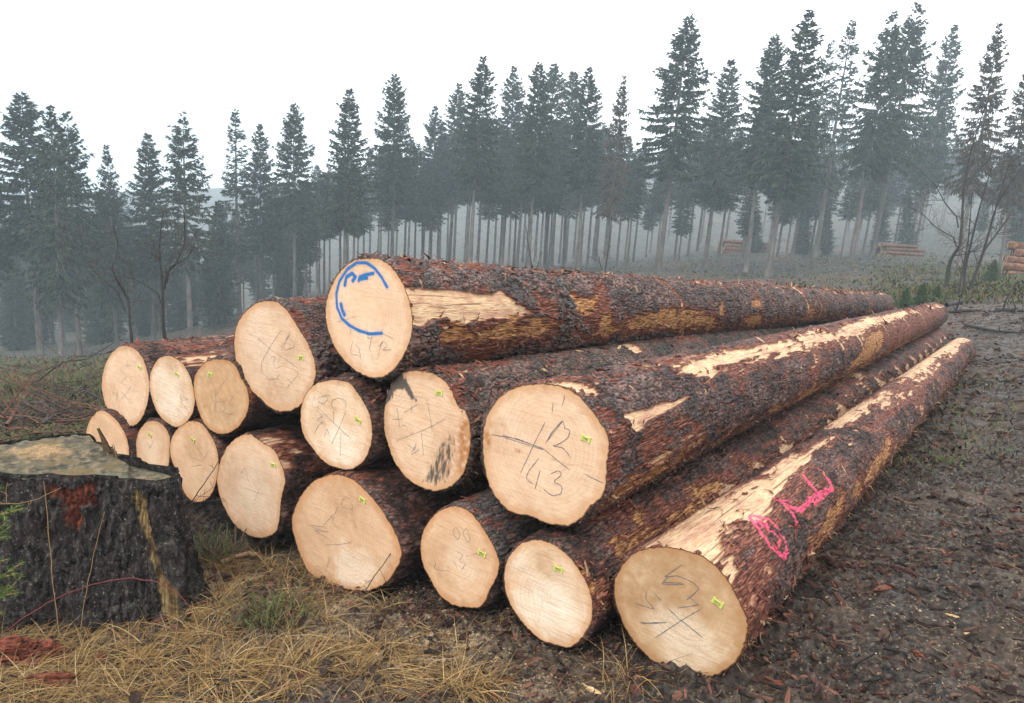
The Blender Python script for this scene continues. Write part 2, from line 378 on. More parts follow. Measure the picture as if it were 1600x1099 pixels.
def log_rad(q, th, s):
    o = np.interp(th, np.r_[q['tt'], math.pi], np.r_[q['rp'], q['rp'][0]])
    rmean = q['rm'] * .94 + (q['rf'] - q['rm'] * .94) * s / q['len']
    w = np.exp(-(s / .7) ** 1.2)
    return rmean * (1 - w) + o * w + (o - q['rm']) * .35 * (1 - w) * np.exp(-s / 3)
def on_face(q, px, py):
    o = ray(px, py); p = o * (((q['cen'] - CAM) @ q['d']) / (o @ q['d'])) + CAM - q['cen']; return float(p @ q['e1']), float(p @ q['e2'])
def on_bark(q, px, py):
    """photo pixel -> (arc, s) on the log's side"""
    v = ray(px, py); oc = CAM - q['cen']; best = None
    t = np.linspace(1.5, 16, 3000); P = oc + v * t[:, None]; s = P @ q['d']; a, b = P @ q['e1'], P @ q['e2']
    gap = np.hypot(a, b) - log_rad(q, np.arctan2(b, a), np.clip(s, 0, q['len']))
    ok = s > -.02; gap = np.where(ok, gap, 9)
    i = int(np.argmax(gap < 0)) if (gap < 0).any() else int(np.argmin(gap))
    return math.atan2(b[i], a[i]) * q['rm'], float(max(s[i], 0))

# bark material: attributes wood / red / amber / pink / dirt
def bark_mat(name, grey, lilac=.5):
    g = G(name)
    ax = g.mapped((1, 1, .35)); lng = g.mapped((1, 1, .12))
    wood, red, amber, pink, crack, plate = (g.attr(k) for k in ('wood', 'red', 'amber', 'pink', 'crack', 'plate'))
    nf = g.noise(90, 5, ax); nb = g.noise(14, 5); nfib = g.noise(160, 4, lng); nm = g.noise(4, 4)
    c = g.ramp(nf, [(.3, [v * .22 for v in grey]), (.5, grey), (.72, [min(1, v * 2.6) for v in grey])])
    c = g.mix(g.mr(plate, .2, .9, 0, .55), c, [grey[0] * .55, grey[1] * .5, grey[2] * .5])
    c = g.mix(g.mr(nb, .48, .62, 0, .75), c, g.mix(nf, (.03, .011, .008), (.16, .055, .036)))
    c = g.mix(g.math('MULTIPLY', g.mr(nm, .45, .62, 0, .8), g.mr(nf, .38, .58)), c, (.26, .15, .125))
    fl = g.noise(210, 4, ax); c = g.mix(g.mr(fl, .56, .66, 0, .7), c, [v * 5.2 for v in grey]); fl2 = g.noise(120, 3, ax); c = g.mix(g.math('MULTIPLY', g.mr(fl2, .58, .66, 0, .8), g.mr(nb, .4, .55)), c, (.27, .125, .10))
    c = g.mix(g.math('MULTIPLY', crack, .85), c, (.010, .006, .005))
    rc = g.ramp(nfib, [(.3, (.012, .005, .004)), (.44, (.06, .019, .012)), (.56, (.17, .052, .031)), (.68, (.33, .14, .09)), (.8, (.52, .30, .2))])
    c = g.mix(red, c, rc)
    wc = g.ramp(nfib, [(.25, (.34, .17, .085)), (.45, (.57, .37, .21)), (.75, (.74, .55, .36))])
    wc = g.mix(g.mr(g.noise(16, 5, ax), .46, .64, 0, .8), wc, g.mix(nfib, (.22, .075, .045), (.58, .33, .22))); ln = g.noise(1., 4, g.mapped((55, 55, 1.6)), .65); wc = g.mix(g.mr(ln, .56, .64, 0, .8), wc, (.13, .05, .03))
    wc = g.mix(amber, wc, g.ramp(nfib, [(.3, (.03, .012, .006)), (.44, (.17, .065, .024)), (.55, (.40, .19, .07)), (.72, (.62, .39, .2))]))
    c = g.mix(wood, c, wc)
    c = g.mix(g.math('MULTIPLY', g.math('MULTIPLY', pink, g.mr(nf, .3, .5, .2, .95)), g.mr(crack, .2, 1, 1, .35)), c, (.74, .075, .16))
    h = g.math('ADD', g.math('MULTIPLY', nf, .8), g.math('MULTIPLY', nfib, g.math('MAXIMUM', wood, red)))
    g.bump(h, .75, .008)
    return g.out(c, g.mr(g.noise(20, 4), .3, .7, .5, .85), .16)
BARK = {'grey': bark_mat('spruce_bark', (.058, .052, .049)), 'green': bark_mat('mossy_bark', (.036, .034, .028)), 'lilac': bark_mat('wet_bark', (.036, .029, .027)),
        'brown': bark_mat('brown_bark', (.025, .017, .014))}
TONE = dict(L='brown', K='brown', M='lilac', N='green', P='grey', D='grey', J='grey')

def face_mat(name, a, b, edge, pith, rot, saw=.5):
    g = G(name)
    x = g.n('VectorMath', operation='SUBTRACT'); g.put(x.inputs[0], g.co); x.inputs[1].default_value = (pith[0], pith[1], 0)
    l = g.n('VectorMath', operation='LENGTH'); g.put(l.inputs[0], x.outputs[0]); rad = l.outputs['Value']
    wob = g.noise(7, 2); rd = g.math('ADD', rad, g.math('MULTIPLY', wob, .03))
    ring = g.math('SINE', g.math('MULTIPLY', rd, 900))
    ring2 = g.math('SINE', g.math('MULTIPLY', rd, 320))
    sawn = g.noise(1., 4, g.mapped((7, 130, 1), (0, 0, rot)), .65); white, dark, check = g.attr('white'), g.attr('dark'), g.attr('check')
    bl = g.noise(5, 4); bl2 = g.noise(26, 5); fine = g.noise(330, 3)
    rr, stain, blue, rot_ = g.attr('rr'), g.attr('stain'), g.attr('blue'), g.attr('rot')
    c = g.mix(g.mr(bl, .36, .64), a, b)
    c = g.mix(g.mr(bl2, .4, .75, 0, .4), c, [v * .74 for v in a])
    c = g.mix(g.math('MULTIPLY', dark, g.mr(bl2, .3, .6, .4, 1)), c, [a[0] * .66, a[1] * .58, a[2] * .48])
    c = g.mix(g.math('MULTIPLY', white, g.mr(g.noise(160, 4), .35, .6, .45, 1)), c, (.80, .69, .55))
    rg_ = g.mr(rad, .03, .09); c = g.mix(g.math('MULTIPLY', rg_, g.mr(ring, -1, 1, 0, .13)), c, (.42, .24, .12))
    c = g.mix(g.math('MULTIPLY', rg_, g.mr(ring2, .2, 1, 0, .13)), c, (.38, .2, .1))
    c = g.mix(g.mr(sawn, .48, .70, 0, saw * .75), c, (.40, .22, .11))
    c = g.mix(g.mr(fine, .56, .72, 0, .4), c, (.42, .25, .14))
    ck = g.noise(1., 4, g.mapped((3, 120, 1), (0, 0, rot + .9)), .7); c = g.mix(g.mr(ck, .66, .72, 0, .4), c, (.2, .1, .05))
    c = g.mix(g.math('MULTIPLY', check, g.mr(bl2, .4, .6, .2, .85)), c, (.13, .06, .03))
    em = g.math('MULTIPLY', g.mr(g.math('ADD', rr, g.math('MULTIPLY', g.math('SUBTRACT', bl2, .5), .16)), .84, 1.0), .85)
    c = g.mix(em, c, edge)
    c = g.mix(g.mr(rr, .975, .995), c, (.05, .022, .014))
    c = g.mix(g.math('MULTIPLY', rot_, g.mr(bl2, .35, .6)), c, (.36, .15, .05))
    sv = g.noise(60, 4, g.mapped((1, .3, 1)))
    c = g.mix(g.math('MULTIPLY', g.mr(g.math('ADD', stain, g.math('MULTIPLY', g.math('SUBTRACT', sv, .5), 1.3)), .45, .7), .93), c, g.mix(sv, (.02, .018, .017), (.10, .09, .08)))
    c = g.mix(g.math('MULTIPLY', blue, g.mr(fine, .3, .5, .8, 1)), c, (.003, .115, .33))
    g.bump(g.math('ADD', g.math('MULTIPLY', sawn, .8), g.math('MULTIPLY', fine, .35)), .35, .004)
    return g.out(c, .75, .25)
FC = {  # base colour, blotch colour, edge colour
'pale': ((.65, .425, .275), (.73, .52, .36), (.52, .27, .12)), 'warm': ((.62, .385, .23), (.69, .46, .29), (.50, .23, .09)),
'dark': ((.56, .34, .18), (.62, .42, .25), (.42, .18, .06)), 'aged': ((.46, .28, .14), (.68, .49, .31), (.38, .18, .07)), 'white': ((.63, .42, .26), (.77, .61, .46), (.52, .26, .11))}
FT = dict(A='pale', B='white', C='dark', D='pale', E='warm', F='warm', G='warm', H='pale', I='warm', J='warm', K='white', L='aged', M='pale', N='pale', O='white', P='pale')

ZONES = {  # natural discoloration of each cut face, in radii from its middle
'K': dict(white=[(.0, -.2, .62, .9)], dark=[(-.1, .55, .4, .5)]), 'L': dict(white=[(.15, -.35, .5, .55)], dark=[(-.2, .5, .75, .6), (-.8, .1, .4, .6)], rim=1.), 'I': dict(white=[(.25, -.55, .45, .7)], dark=[(-.1, .7, .5, .5)], rim=.9),
'J': dict(white=[(.1, .0, .45, .35)], dark=[(-.4, -.2, .5, .45)], rim=1.), 'O': dict(white=[(.3, -.45, .5, .8)], dark=[(-.45, .2, .45, .4)]), 'B': dict(white=[(-.1, -.1, .6, .55)], dark=[(0, .75, .3, .6)]), 'C': dict(dark=[(0, .1, .9, .55)], rim=1.),
'A': dict(dark=[(-.7, -.5, .5, .4)], rim=.9), 'D': dict(white=[(-.3, .2, .5, .3)], dark=[(.1, -.75, .35, .5)]), 'H': dict(white=[(.1, -.1, .55, .35)], dark=[(-.6, .1, .4, .5)]), 'M': dict(dark=[(-.85, .0, .3, .5)]), 'N': dict(dark=[(.5, -.5, .5, .5)]), 'P': dict(white=[(0, -.8, .4, .3)]), 'G': dict(dark=[(0, .4, .5, .4)]), 'F': dict(white=[(0, 0, .5, .3)]), 'E': dict(dark=[(-.5, .3, .5, .5)])}
STROKES = {  # pencil strokes traced per cut face (crop origin, scale, polylines)
'D': (120, 380, K, [[(1170,495),(1055,690),(1060,740),(1100,782),(1150,775),(1160,745)], [(1035,540),(1130,620),(1260,712)], [(1222,522),(1170,615)], [(1222,522),(1190,560)], [(1215,545),(1250,575),(1240,600),(1188,614)],
      [(1112,655),(1140,645),(1128,690),(1140,720),(1180,700)], [(1170,685),(1195,690)], [(1225,715),(1270,748),(1195,838)], [(1205,770),(1250,822)]]),
'M': (700, 560, K, [[(560,365),(490,500),(415,658)], [(250,437),(400,462),(550,518),(700,640)], [(310,440),(430,475),(545,514)], [(325,455),(440,490),(548,522)], [(562,485),(605,410),(660,353),(668,405)], [(575,470),(612,415),(655,362)],
      [(668,400),(700,410),(688,455),(640,490),(598,500),(660,512),(690,545),(702,572)], [(522,572),(460,650),(448,690),(490,720)], [(528,640),(515,690),(500,750)], [(588,660),(640,640),(655,665),(605,705),(655,730),(650,775),(600,788),(548,745)],
      [(670,210),(655,275)], [(603,250),(598,312)], [(780,660),(890,715)]]),
'O': (440, 560, K, [[(215,255),(210,225),(250,215),(268,235),(240,262),(215,250)], [(240,212),(280,210)], [(205,275),(300,370),(400,465)], [(370,300),(330,400),(285,495)], [(365,290),(370,250),(335,225),(290,240),(285,280),(320,300)],
      [(210,300),(240,330),(205,350),(240,372)], [(190,430),(215,380),(245,362)], [(243,452),(262,400),(275,442)], [(340,430),(338,560)], [(298,300),(300,370)]]),
'N': (440, 560, K, [[(832,230),(850,330),(865,430)], [(680,465),(860,390),(940,345)], [(660,278),(676,395)], [(630,352),(695,345)], [(700,312),(780,262)], [(738,265),(746,312)], [(680,390),(712,382),(722,412)], [(718,490),(760,530),(772,480)], [(738,555),(790,520)], [(740,545),(765,500)], [(800,420),(812,560)]]),
'A': (120, 380, K, [[(290,660),(288,720)], [(248,722),(290,760),(250,800),(290,815)], [(270,705),(305,700)], [(220,905),(240,848)], [(240,912),(310,825)], [(258,848),(312,922)], [(225,850),(238,880)]]),
'B': (120, 380, K, [[(590,860),(602,922),(640,955)], [(605,870),(640,905)], [(600,905),(640,890)]]),
'C': (120, 380, K, [[(790,830),(800,900),(785,960),(830,970),(862,940)], [(850,780),(795,880)], [(800,910),(850,905),(835,935)], [(870,870),(900,880),(868,915),(905,940),(895,980),(855,975)]]),
'F': (120, 620, K, [[(400,260),(440,300)], [(440,255),(405,310)]]),
'G': (120, 620, K, [[(640,300),(660,350),(720,370),(760,300)], [(690,290),(720,340)], [(655,400),(720,390)]]),
'H': (120, 620, K, [[(940,440),(970,405),(980,470),(1000,520)], [(960,520),(1060,560)], [(1045,520),(1020,600)]]),
'I': (440, 700, K, [[(345,340),(350,300),(372,275),(402,310),(412,352),(350,338)], [(150,440),(250,450),(275,480),(190,470),(270,520)], [(170,450),(230,470)], [(245,555),(340,552),(400,540)], [(330,330),(290,420),(330,470)], [(300,380),(245,440)], [(410,400),(430,470)]]),
'J': (440, 700, K, [[(1000,450),(980,480),(1008,530),(1025,500),(1000,450)], [(1060,455),(1085,525),(1062,545),(1040,480),(1060,455)], [(870,640),(885,660),(870,690),(905,700),(960,705)], [(1000,590),(1040,610),(1015,650),(1055,660),(1030,700)], [(985,640),(1005,690)]]),
'L': (760, 780, 10/3, [[(1020,340),(970,375),(928,405)], [(908,440),(970,445),(1030,440)], [(915,432),(1020,436)], [(915,440),(950,400)], [(930,405),(1000,398),(1075,430),(1112,465),(1045,525)], [(1050,500),(1112,552)], [(998,565),(1110,548)],
      [(1120,570),(1010,635),(880,722)], [(940,560),(1030,640),(1130,720)], [(800,640),(870,648),(942,640)], [(805,648),(900,640)], [(870,480),(912,530)], [(835,480),(828,515),(880,578)], [(770,540),(880,575)]]),
'P': (480, 380, K, [[(250,490),(252,525)], [(265,560),(248,615),(255,640),(290,640)], [(272,575),(298,600),(310,668)], [(375,520),(355,615)], [(430,555),(400,668)], [(408,595),(440,560),(460,590),(430,612),(482,610)], [(430,515),(492,550)], [(345,540),(370,545)]]),
}
TAGS = dict(A=(120,380,K,360,712), B=(120,380,K,575,750), C=(120,380,K,765,752), D=(120,380,K,1285,655), E=(120,620,K,130,190), F=(120,620,K,418,218), G=(120,620,K,667,246), H=(120,620,K,1128,390),
            I=(440,700,K,465,297), J=(440,700,K,1148,603), K=(760,780,10/3,376,364), L=(760,780,10/3,1206,537), M=(700,560,K,790,460), N=(440,560,K,903,198), O=(440,560,K,438,354))
PENCIL = plain('blue_grey_crayon', (.13, .135, .145), .9, .1, .5, 300)
TAG_M = plain('yellow_green_plastic', (.50, .54, .13), .45, .4, .08, 60)
INK = plain('black_print', (.03, .035, .02), .6, .2, .1, 60)
SHRED = island_mat('loose_bark_strips', [(.05, .018, .014), (.15, .04, .026), (.22, .07, .045), (.11, .04, .03), (.30, .11, .07), (.17, .05, .035), (.55, .36, .2)])
FUZZ = island_mat('wood_fibres', [(.30, .15, .06), (.55, .36, .2), (.7, .52, .33), (.4, .22, .1)])

POLYS = {  # surface patches: kind, softness noise, photo outline
'P': [('wood', .004, crop(480, 380, K, [(560,255),(820,275),(1060,298),(1110,284),(1170,325),(1300,405),(1130,428),(960,440),(880,470),(800,425),(690,428),(650,482),(595,470)])),
      ('amber', .02, crop(700, 420, 4, [(-40,400),(150,385),(380,368),(560,312),(640,300),(700,345),(600,400),(400,425),(200,440),(-40,455)])),
      ('amber', .012, crop(700, 420, 4, [(770,170),(930,180),(915,255),(860,285),(800,270)])), ('amber', .012, crop(700, 420, 4, [(945,300),(1015,275),(1025,325),(955,370)])),
      ('amber', .02, crop(700, 420, 4, [(1110,340),(1200,300),(1400,268),(1650,290),(1660,335),(1450,350),(1300,360),(1150,372)])),
      ('amber', .012, crop(860, 380, K, [(1110,430),(1210,395),(1205,450),(1120,465)])), ('amber', .01, crop(860, 380, K, [(1150,330),(1200,320),(1200,370),(1150,360)])), ('amber', .008, crop(860, 380, K, [(960,350),(985,345),(990,410),(965,410)])),
      ('red', .02, crop(700, 420, 4, [(560,180),(640,200),(700,320),(620,330),(560,260)])), ('red', .02, crop(700, 420, 4, [(880,60),(940,60),(960,330),(860,330)]))],
'M': [('wood', .004, crop(700, 560, K, [(1005,330),(1380,215),(1290,275),(1130,362),(1075,410)])), ('wood', .006, crop(700, 560, K, [(500,146),(690,140),(800,152),(835,200),(770,205),(690,170)])),
      ('red', .012, crop(700, 560, K, [(915,430),(1000,385),(1000,480),(960,640),(915,680)])), ('red', .01, crop(700, 560, K, [(850,290),(920,285),(930,350),(880,340)])),
      ('wood', .02, crop(860, 380, K, [(700,700),(860,650),(1100,600),(1500,545),(1500,590),(1230,640),(1050,700),(870,760),(740,750)])),
      ('red', .02, crop(860, 380, K, [(760,690),(820,700),(850,790),(800,770)])),
      ('wood', .02, crop(1000, 440, 8/3, [(560,300),(760,240),(900,170),(1100,120),(1120,140),(950,200),(780,260),(600,310)])),
      ('red', .03, crop(1000, 440, 8/3, [(1000,150),(1250,90),(1265,140),(1150,210),(1050,280),(1000,250)])),
      ('amber', .012, crop(1000, 440, 8/3, [(940,230),(1010,190),(1000,280),(940,330),(860,370)]))],
'L': [('wood', .02, crop(760, 780, 10/3, [(780,252),(900,180),(1050,85),(1180,-10),(1260,-70),(1300,-60),(1230,20),(1200,80),(1240,150),(1215,215),(1265,260),(1275,360),(1268,440),(1150,312),(950,254)])),
      ('wood', .012, crop(1080, 680, 4.578, [(380,480),(480,380),(640,265),(800,130),(960,30),(1010,10),(960,70),(840,150),(800,220),(700,290),(600,420),(470,470),(400,560)])),
      ('wood', .015, crop(1000, 440, 8/3, [(770,590),(870,520),(960,490),(940,540),(870,590),(800,610)])),
      ('wood', .025, crop(1000, 440, 8/3, [(1040,390),(1180,310),(1330,205),(1380,205),(1370,240),(1240,320),(1140,390),(1090,400)])),
      ('amber', .015, crop(1080, 680, 4.578, [(840,780),(930,660),(1000,560),(1050,430),(1090,430),(1080,560),(1000,680),(900,790),(840,860)])),
      ('amber', .015, crop(1080, 680, 4.578, [(1140,420),(1200,320),(1330,180),(1380,50),(1430,20),(1380,200),(1260,330),(1180,450)])),
      ('red', .02, crop(760, 780, 10/3, [(1280,430),(1420,380),(1440,460),(1380,560),(1330,540)]))],
'K': [('amber', .008, crop(760, 780, 10/3, [(480,350),(510,360),(556,460),(548,480),(500,390)])), ('red', .015, crop(760, 780, 10/3, [(540,450),(600,420),(640,480),(600,580),(560,620),(552,520)])),
      ('amber', .02, crop(760, 780, 10/3, [(680,215),(720,200),(745,250),(700,290),(680,260)])), ('amber', .02, crop(760, 780, 10/3, [(750,85),(790,80),(805,110),(780,130)])),
      ('amber', .035, crop(960, 580, 3.927, [(130,1090),(280,960),(420,870),(470,800),(440,720),(520,720),(590,690),(640,700),(560,770),(440,880),(260,1010)]))],
'N': [('red', .02, crop(440, 560, K, [(900,60),(1100,30),(1280,0),(1290,30),(1130,60),(960,90)])), ('wood', .008, crop(440, 560, K, [(1040,75),(1150,55),(1240,50),(1150,72),(1060,90)])),
      ('red', .015, crop(440, 560, K, [(960,170),(1010,180),(1060,290),(1010,280)])), ('wood', .012, crop(860, 380, K, [(420,580),(470,580),(520,640),(450,620)]))],
'D': [('red', .02, crop(120, 380, K, [(1200,330),(1480,320),(1480,345),(1300,350)]))], 'A': [('red', .03, crop(120, 380, K, [(560,625),(700,580),(880,575),(880,640),(760,660),(600,655)]))],
'B': [('wood', .02, crop(120, 380, K, [(560,655),(700,640),(880,645),(880,670),(640,675)]))],
}
PINK = [crop(1080, 680, 4.578, q) for q in ([(420,580),(450,650),(500,720),(560,810),(640,885),(672,830),(660,760),(620,690),(560,625),(500,590),(425,575)], [(470,615),(520,640),(540,690),(600,715),(622,760),(600,810)], [(455,620),(500,660)],
        [(600,460),(660,510),(710,570),(755,645)], [(640,490),(700,520),(770,540),(840,475),(880,490),(930,440),(1005,385),(960,310),(895,245)], [(795,290),(840,360),(900,420),(930,450)], [(820,480),(870,440),(960,400)], [(620,480),(690,480)])]
BLUE = [(crop(480, 380, K, [(458,252),(425,195),(385,145),(340,114),(285,112),(230,150),(185,220),(167,290),(172,370),(197,430),(240,470),(300,503),(360,520),(425,516)]), .0068),
        (crop(480, 380, K, [(193,350),(200,385),(212,410)]), .009), (crop(480, 380, K, [(215,240),(225,195),(258,174),(276,195),(262,216)]), .0085), (crop(480, 380, K, [(295,215),(300,195),(332,182),(378,174)]), .0078), (crop(480, 380, K, [(305,205),(330,198),(340,200)]), .0085)]

def shreds(q, key, n, rng, th_mu, th_sd, smax, lmin, lmax, wmin, wmax, lift):
    th = rng.normal(th_mu, th_sd, n); s = rng.random(n) ** 1.6 * smax + .02; L = rng.uniform(lmin, lmax, n) * (1 + s / 8); wd_ = rng.uniform(wmin, wmax, n) * (1 + s / 10)
    keep = np.ones(n, bool)
    for kind, nz, poly in POLYS.get(key, ()):
        if kind == 'wood': keep &= sd_poly(th * q['rm'], s, [on_bark(q, *p) for p in poly]) > -.012
    th, s, L, wd_ = th[keep], s[keep], L[keep], wd_[keep]; n = len(th)
    s = np.minimum(s, q['len'] - .05); R = log_rad(q, th, s) + .006
    nrm = np.stack([np.cos(th), np.sin(th), 0 * th], -1); tc = np.stack([-np.sin(th), np.cos(th), 0 * th], -1); ta = np.array([0, 0, -1.])
    a = rng.normal(0, .75, n) + np.where(rng.random(n) < .3, math.pi / 2, 0); sg = np.where(rng.random(n) < .5, 1, -1)
    d = (np.cos(a) * sg)[:, None] * ta + np.sin(a)[:, None] * tc; side = np.cross(nrm, d)
    u = np.linspace(0, 1, 5)[None, :, None]; up = (lift * rng.random(n) ** 2.2)[:, None, None] * L[:, None, None]
    P = nrm[:, None] * R[:, None, None] + ta * s[:, None, None] + d[:, None] * u * L[:, None, None] * (1 - .25 * up / L[:, None, None]) + nrm[:, None] * (up * u ** rng.uniform(1.2, 2.5, (n, 1, 1)) * 1.1)
    # stay on the round of the log
    rad = np.hypot(P[..., 0], P[..., 1]); want = R[:, None] + up[..., 0] * u[..., 0] ** 1.6
    sc_ = np.maximum(want, .02) / np.maximum(rad, 1e-3); P[..., 0] *= sc_; P[..., 1] *= sc_
    P += rng.normal(0, .0025, P.shape)
    wid = wd_[:, None] * np.array([.55, 1, .9, .7, .2])[None] * rng.uniform(.6, 1.3, (n, 5))
    return strips(P, wid, unit(side + nrm * rng.normal(0, .35, n)[:, None]))

def build_log(key, seed):
    q = LOGS[key]; rng = np.random.default_rng(seed)
    root = empty('spruce_log'); tag(root, q['lab'], 'log', 'felled spruce logs stacked in the clearing')
    M = Matrix.Identity(4)
    for i in range(3): M[i][0] = q['e1'][i]; M[i][1] = q['e2'][i]; M[i][2] = -q['d'][i]; M[i][3] = q['cen'][i]
    root.matrix_world = M
    z0 = float((q['cen'] - CAM) @ FW); fine = q['nth'] >= 200
    # side
    a = np.linspace(-math.pi, math.pi, 2001); dens = .35 + np.exp(-((a - .55) / 1.25) ** 4) * 1.0
    cum = np.r_[0, np.cumsum((dens[1:] + dens[:-1]) / 2)]; th = np.interp(np.linspace(0, cum[-1], q['nth'] + 1)[:-1], cum, a)
    ds, s, ss = (.0055 if q['nth'] > 300 else .008 if fine else .02), 0., [0.]
    smax = q['len'] if isinstance(q['far'], tuple) else q['len']
    while s < smax:
        s += ds * max(1, (z0 + .82 * s) / z0); ss.append(min(s, smax))
    ss = np.array(ss); S, T = np.meshgrid(ss, th, indexing='ij'); sh = S.shape; S, T = S.ravel(), T.ravel()
    R = log_rad(q, T, S); arc = T * q['rm']
    X, Y = R * np.cos(T), R * np.sin(T)
    n_lo = fbm(X * 4, Y * 4, S * 1.6, seed, 4); n_mid = fbm(X * 14, Y * 14, S * 9, seed + 3, 4); n_fi = fbm(X * 45, Y * 45, S * 30, seed + 5, 3); n_fb = fbm(X * 60, Y * 60, S * 7, seed + 6, 3)
    f = q.get('wr', .37) + (n_lo - .5) * .8 + (n_mid - .5) * .5 + (n_fb - .5) * .35          # >.5 red inner bark, >.68 bare wood
    amb = np.zeros_like(f)
    def band(t0, w, s0, s1, lo, hi):
        return np.exp(-((T - t0) / w) ** 2) * sst(s0, s0 + .4, S) * sst(s1 + .4, s1, S), lo, hi
    extra = np.zeros_like(f)
    jag = (n_mid - .5) * .9 + (n_fb - .5) * .8
    def wear(t0, w, s0, s1, k): 
        return np.exp(-((T - t0 - jag * .5) / w) ** 2) * sst(s0 - .3, s0 + .3, S) * sst(s1 + .3, s1 - .3, S) * k
    if key == 'P':
        extra += wear(1.5, .5, .1, 14, .14 + .22 * sst(.46, .56, n_mid)); seg = np.abs(((S + .15 * T + .08 * jag) / .62) % 1 - .5) * 2
        extra += sst(.80, .97, seg) * .24 * sst(1.2, 3, S)
        low = wear(-.42, .32, .3, 14, .26); extra += low; amb = np.maximum(amb, sst(.25, -.1, T))
    if key == 'M':
        extra += wear(1.2, .3, 3.2, 12, .22); low = wear(-.5, .26, .15, 12, .34); extra += low; amb = np.maximum(amb, sst(.0, -.35, T))
        seg = np.abs(((S + .12 * T + .06 * jag) / .7) % 1 - .5) * 2; extra += sst(.84, .97, seg) * .26 * sst(3.5, 5, S)
    if key == 'K':
        extra += wear(.12, .3, .1, 13, .22); seg = np.abs(((S + .33 * T + .30 * jag) / .56) % 1 - .5) * 2; extra += sst(.35, .95, seg) * .34 * sst(.5, 1.0, S) * sst(1.5, .3, T) * (.4 + n_lo)
    if key == 'L':
        extra += wear(1.75, .45, 0, 11, .24); low = wear(-.35, .28, .1, 11, .3); extra += low; amb = np.maximum(amb, sst(.2, -.15, T)); extra += wear(1.15, .22, 2.5, 11, .2)
    if key == 'N': extra += wear(1.4, .35, 0, 10, .12)
    if key in 'ABC': extra += wear(1.5, .5, 0, 3, .16)
    f = f + extra
    for kind, nz, poly in POLYS.get(key, ()):
        pp = [on_bark(q, *p) for p in poly]
        sd = sd_poly(arc, S, pp) + (n_mid - .5) * nz * 6 + (n_fb - .5) * nz * 9
        edge = max(nz, .004)
        if kind == 'red': f = np.where(sd < edge, np.maximum(f, np.clip(.54 - sd * 3, 0, .62)), f)
        else:
            f = np.maximum(f, np.clip(.69 - sd / edge * .10, 0, .9)); amb = np.where(sd < edge, (kind == 'amber') * 1., amb)
    red = sst(.47, .54, f); wood = sst(.665, .70, f)
    pink = np.zeros_like(f)
    if key == 'L':
        for ln in PINK:
            d_ = seg_dist(arc, S, [on_bark(q, *p) for p in ln]); pink = np.maximum(pink, sst(.014, .006, d_ + (n_fi - .5) * .022))
    # outer bark: flakes of very mixed size, broken by stringy ridges along the log
    ps = 22. if key == 'P' else 34.; pk = 1. if key in 'PDA' else .55
    wx = fbm(X * 22, Y * 22, S * 16, seed + 8, 3) - .5; wy = fbm(X * 22, Y * 22, S * 16, seed + 9, 3) - .5
    f1, f2, idv = voro(arc * ps + wx * 3.4, S * ps * .6 + wy * 3.2, seed); g1, g2, idw = voro(arc * ps * 2.3 + wy * 3, S * ps * 1.3 + wx * 3, seed + 2)
    mixv = sst(.42, .58, n_lo + (wx * .6)); crack = np.clip(sst(.32, .03, f2 - f1) * (1 - mixv) + sst(.42, .03, g2 - g1) * mixv, 0, 1) * sst(.25, .6, n_mid + .25)
    plate_h = ((.2 + .8 * idv) * sst(0, .35, f2 - f1) * (1 - mixv) + (.2 + .8 * idw) * sst(0, .4, g2 - g1) * mixv * .6) * pk
    ridge = 1 - np.abs(fbm(X * 40, Y * 40, S * 9, seed + 12, 4) * 2 - 1)
    hgt = (.005 + .0135 * plate_h + (ridge - .7) * .016 + (n_fi - .5) * .010 + (n_mid - .5) * .03)
    hgt = hgt * (1 - red) + red * (.003 + (n_fb - .5) * .009 + (ridge - .7) * .006) * (1 - wood) + wood * ((n_fb - .5) * .003 - .006)
    hgt += (n_lo - .5) * .018 * sst(0, .6, S)
    hgt = np.where(S < 1e-6, -.004, hgt)
    R2 = R + hgt
    V = np.c_[R2 * np.cos(T), R2 * np.sin(T), -S - np.where(S < 1e-6, 0, 0)]
    V[:, 2] += np.where((S > 1e-6) & (S < .012), (n_mid - .5) * .02, 0)
    # thin end cap
    nv = len(V); V = np.vstack([V, [[0, 0, -smax]]]); last = (len(ss) - 1) * len(th) + np.arange(len(th))
    capf = np.c_[np.roll(last, -1), last, np.full(len(th), nv)]
    pad = lambda v, e=0.: np.r_[v, e]
    me = mesh('bark', V, [grid_faces(len(ss), len(th), True)[:, ::-1], capf[:, ::-1]], BARK[TONE.get(key, 'brown')], True,
              {'wood': pad(wood, 1), 'red': pad(red), 'amber': pad(amb), 'pink': pad(pink), 'crack': pad(crack * (1 - red)), 'plate': pad(idv)})
    obj('bark', me, root)
    # cut face
    big_ = key in 'PN'; nr, nt = (90, 320) if big_ else (40, 300)
    tf = np.linspace(-math.pi, math.pi, nt + 1)[:-1]; rf_ = np.linspace(0, 1, nr + 1)[1:] ** .9
    RRf, TTf = np.meshgrid(rf_, tf, indexing='ij'); ro = log_rad(q, TTf, 0 * TTf)
    ro = ro * (1 + (vnoise(TTf * 22, 0 * TTf, 0 * TTf + seed, 2) - .5) * .02)
    xf, yf = (RRf * ro * np.cos(TTf)).ravel(), (RRf * ro * np.sin(TTf)).ravel(); rrf = RRf.ravel()
    xf, yf, rrf = np.r_[xf, 0], np.r_[yf, 0], np.r_[rrf, 0]
    blue = np.zeros_like(xf); stain = np.zeros_like(xf); rot_ = np.zeros_like(xf)
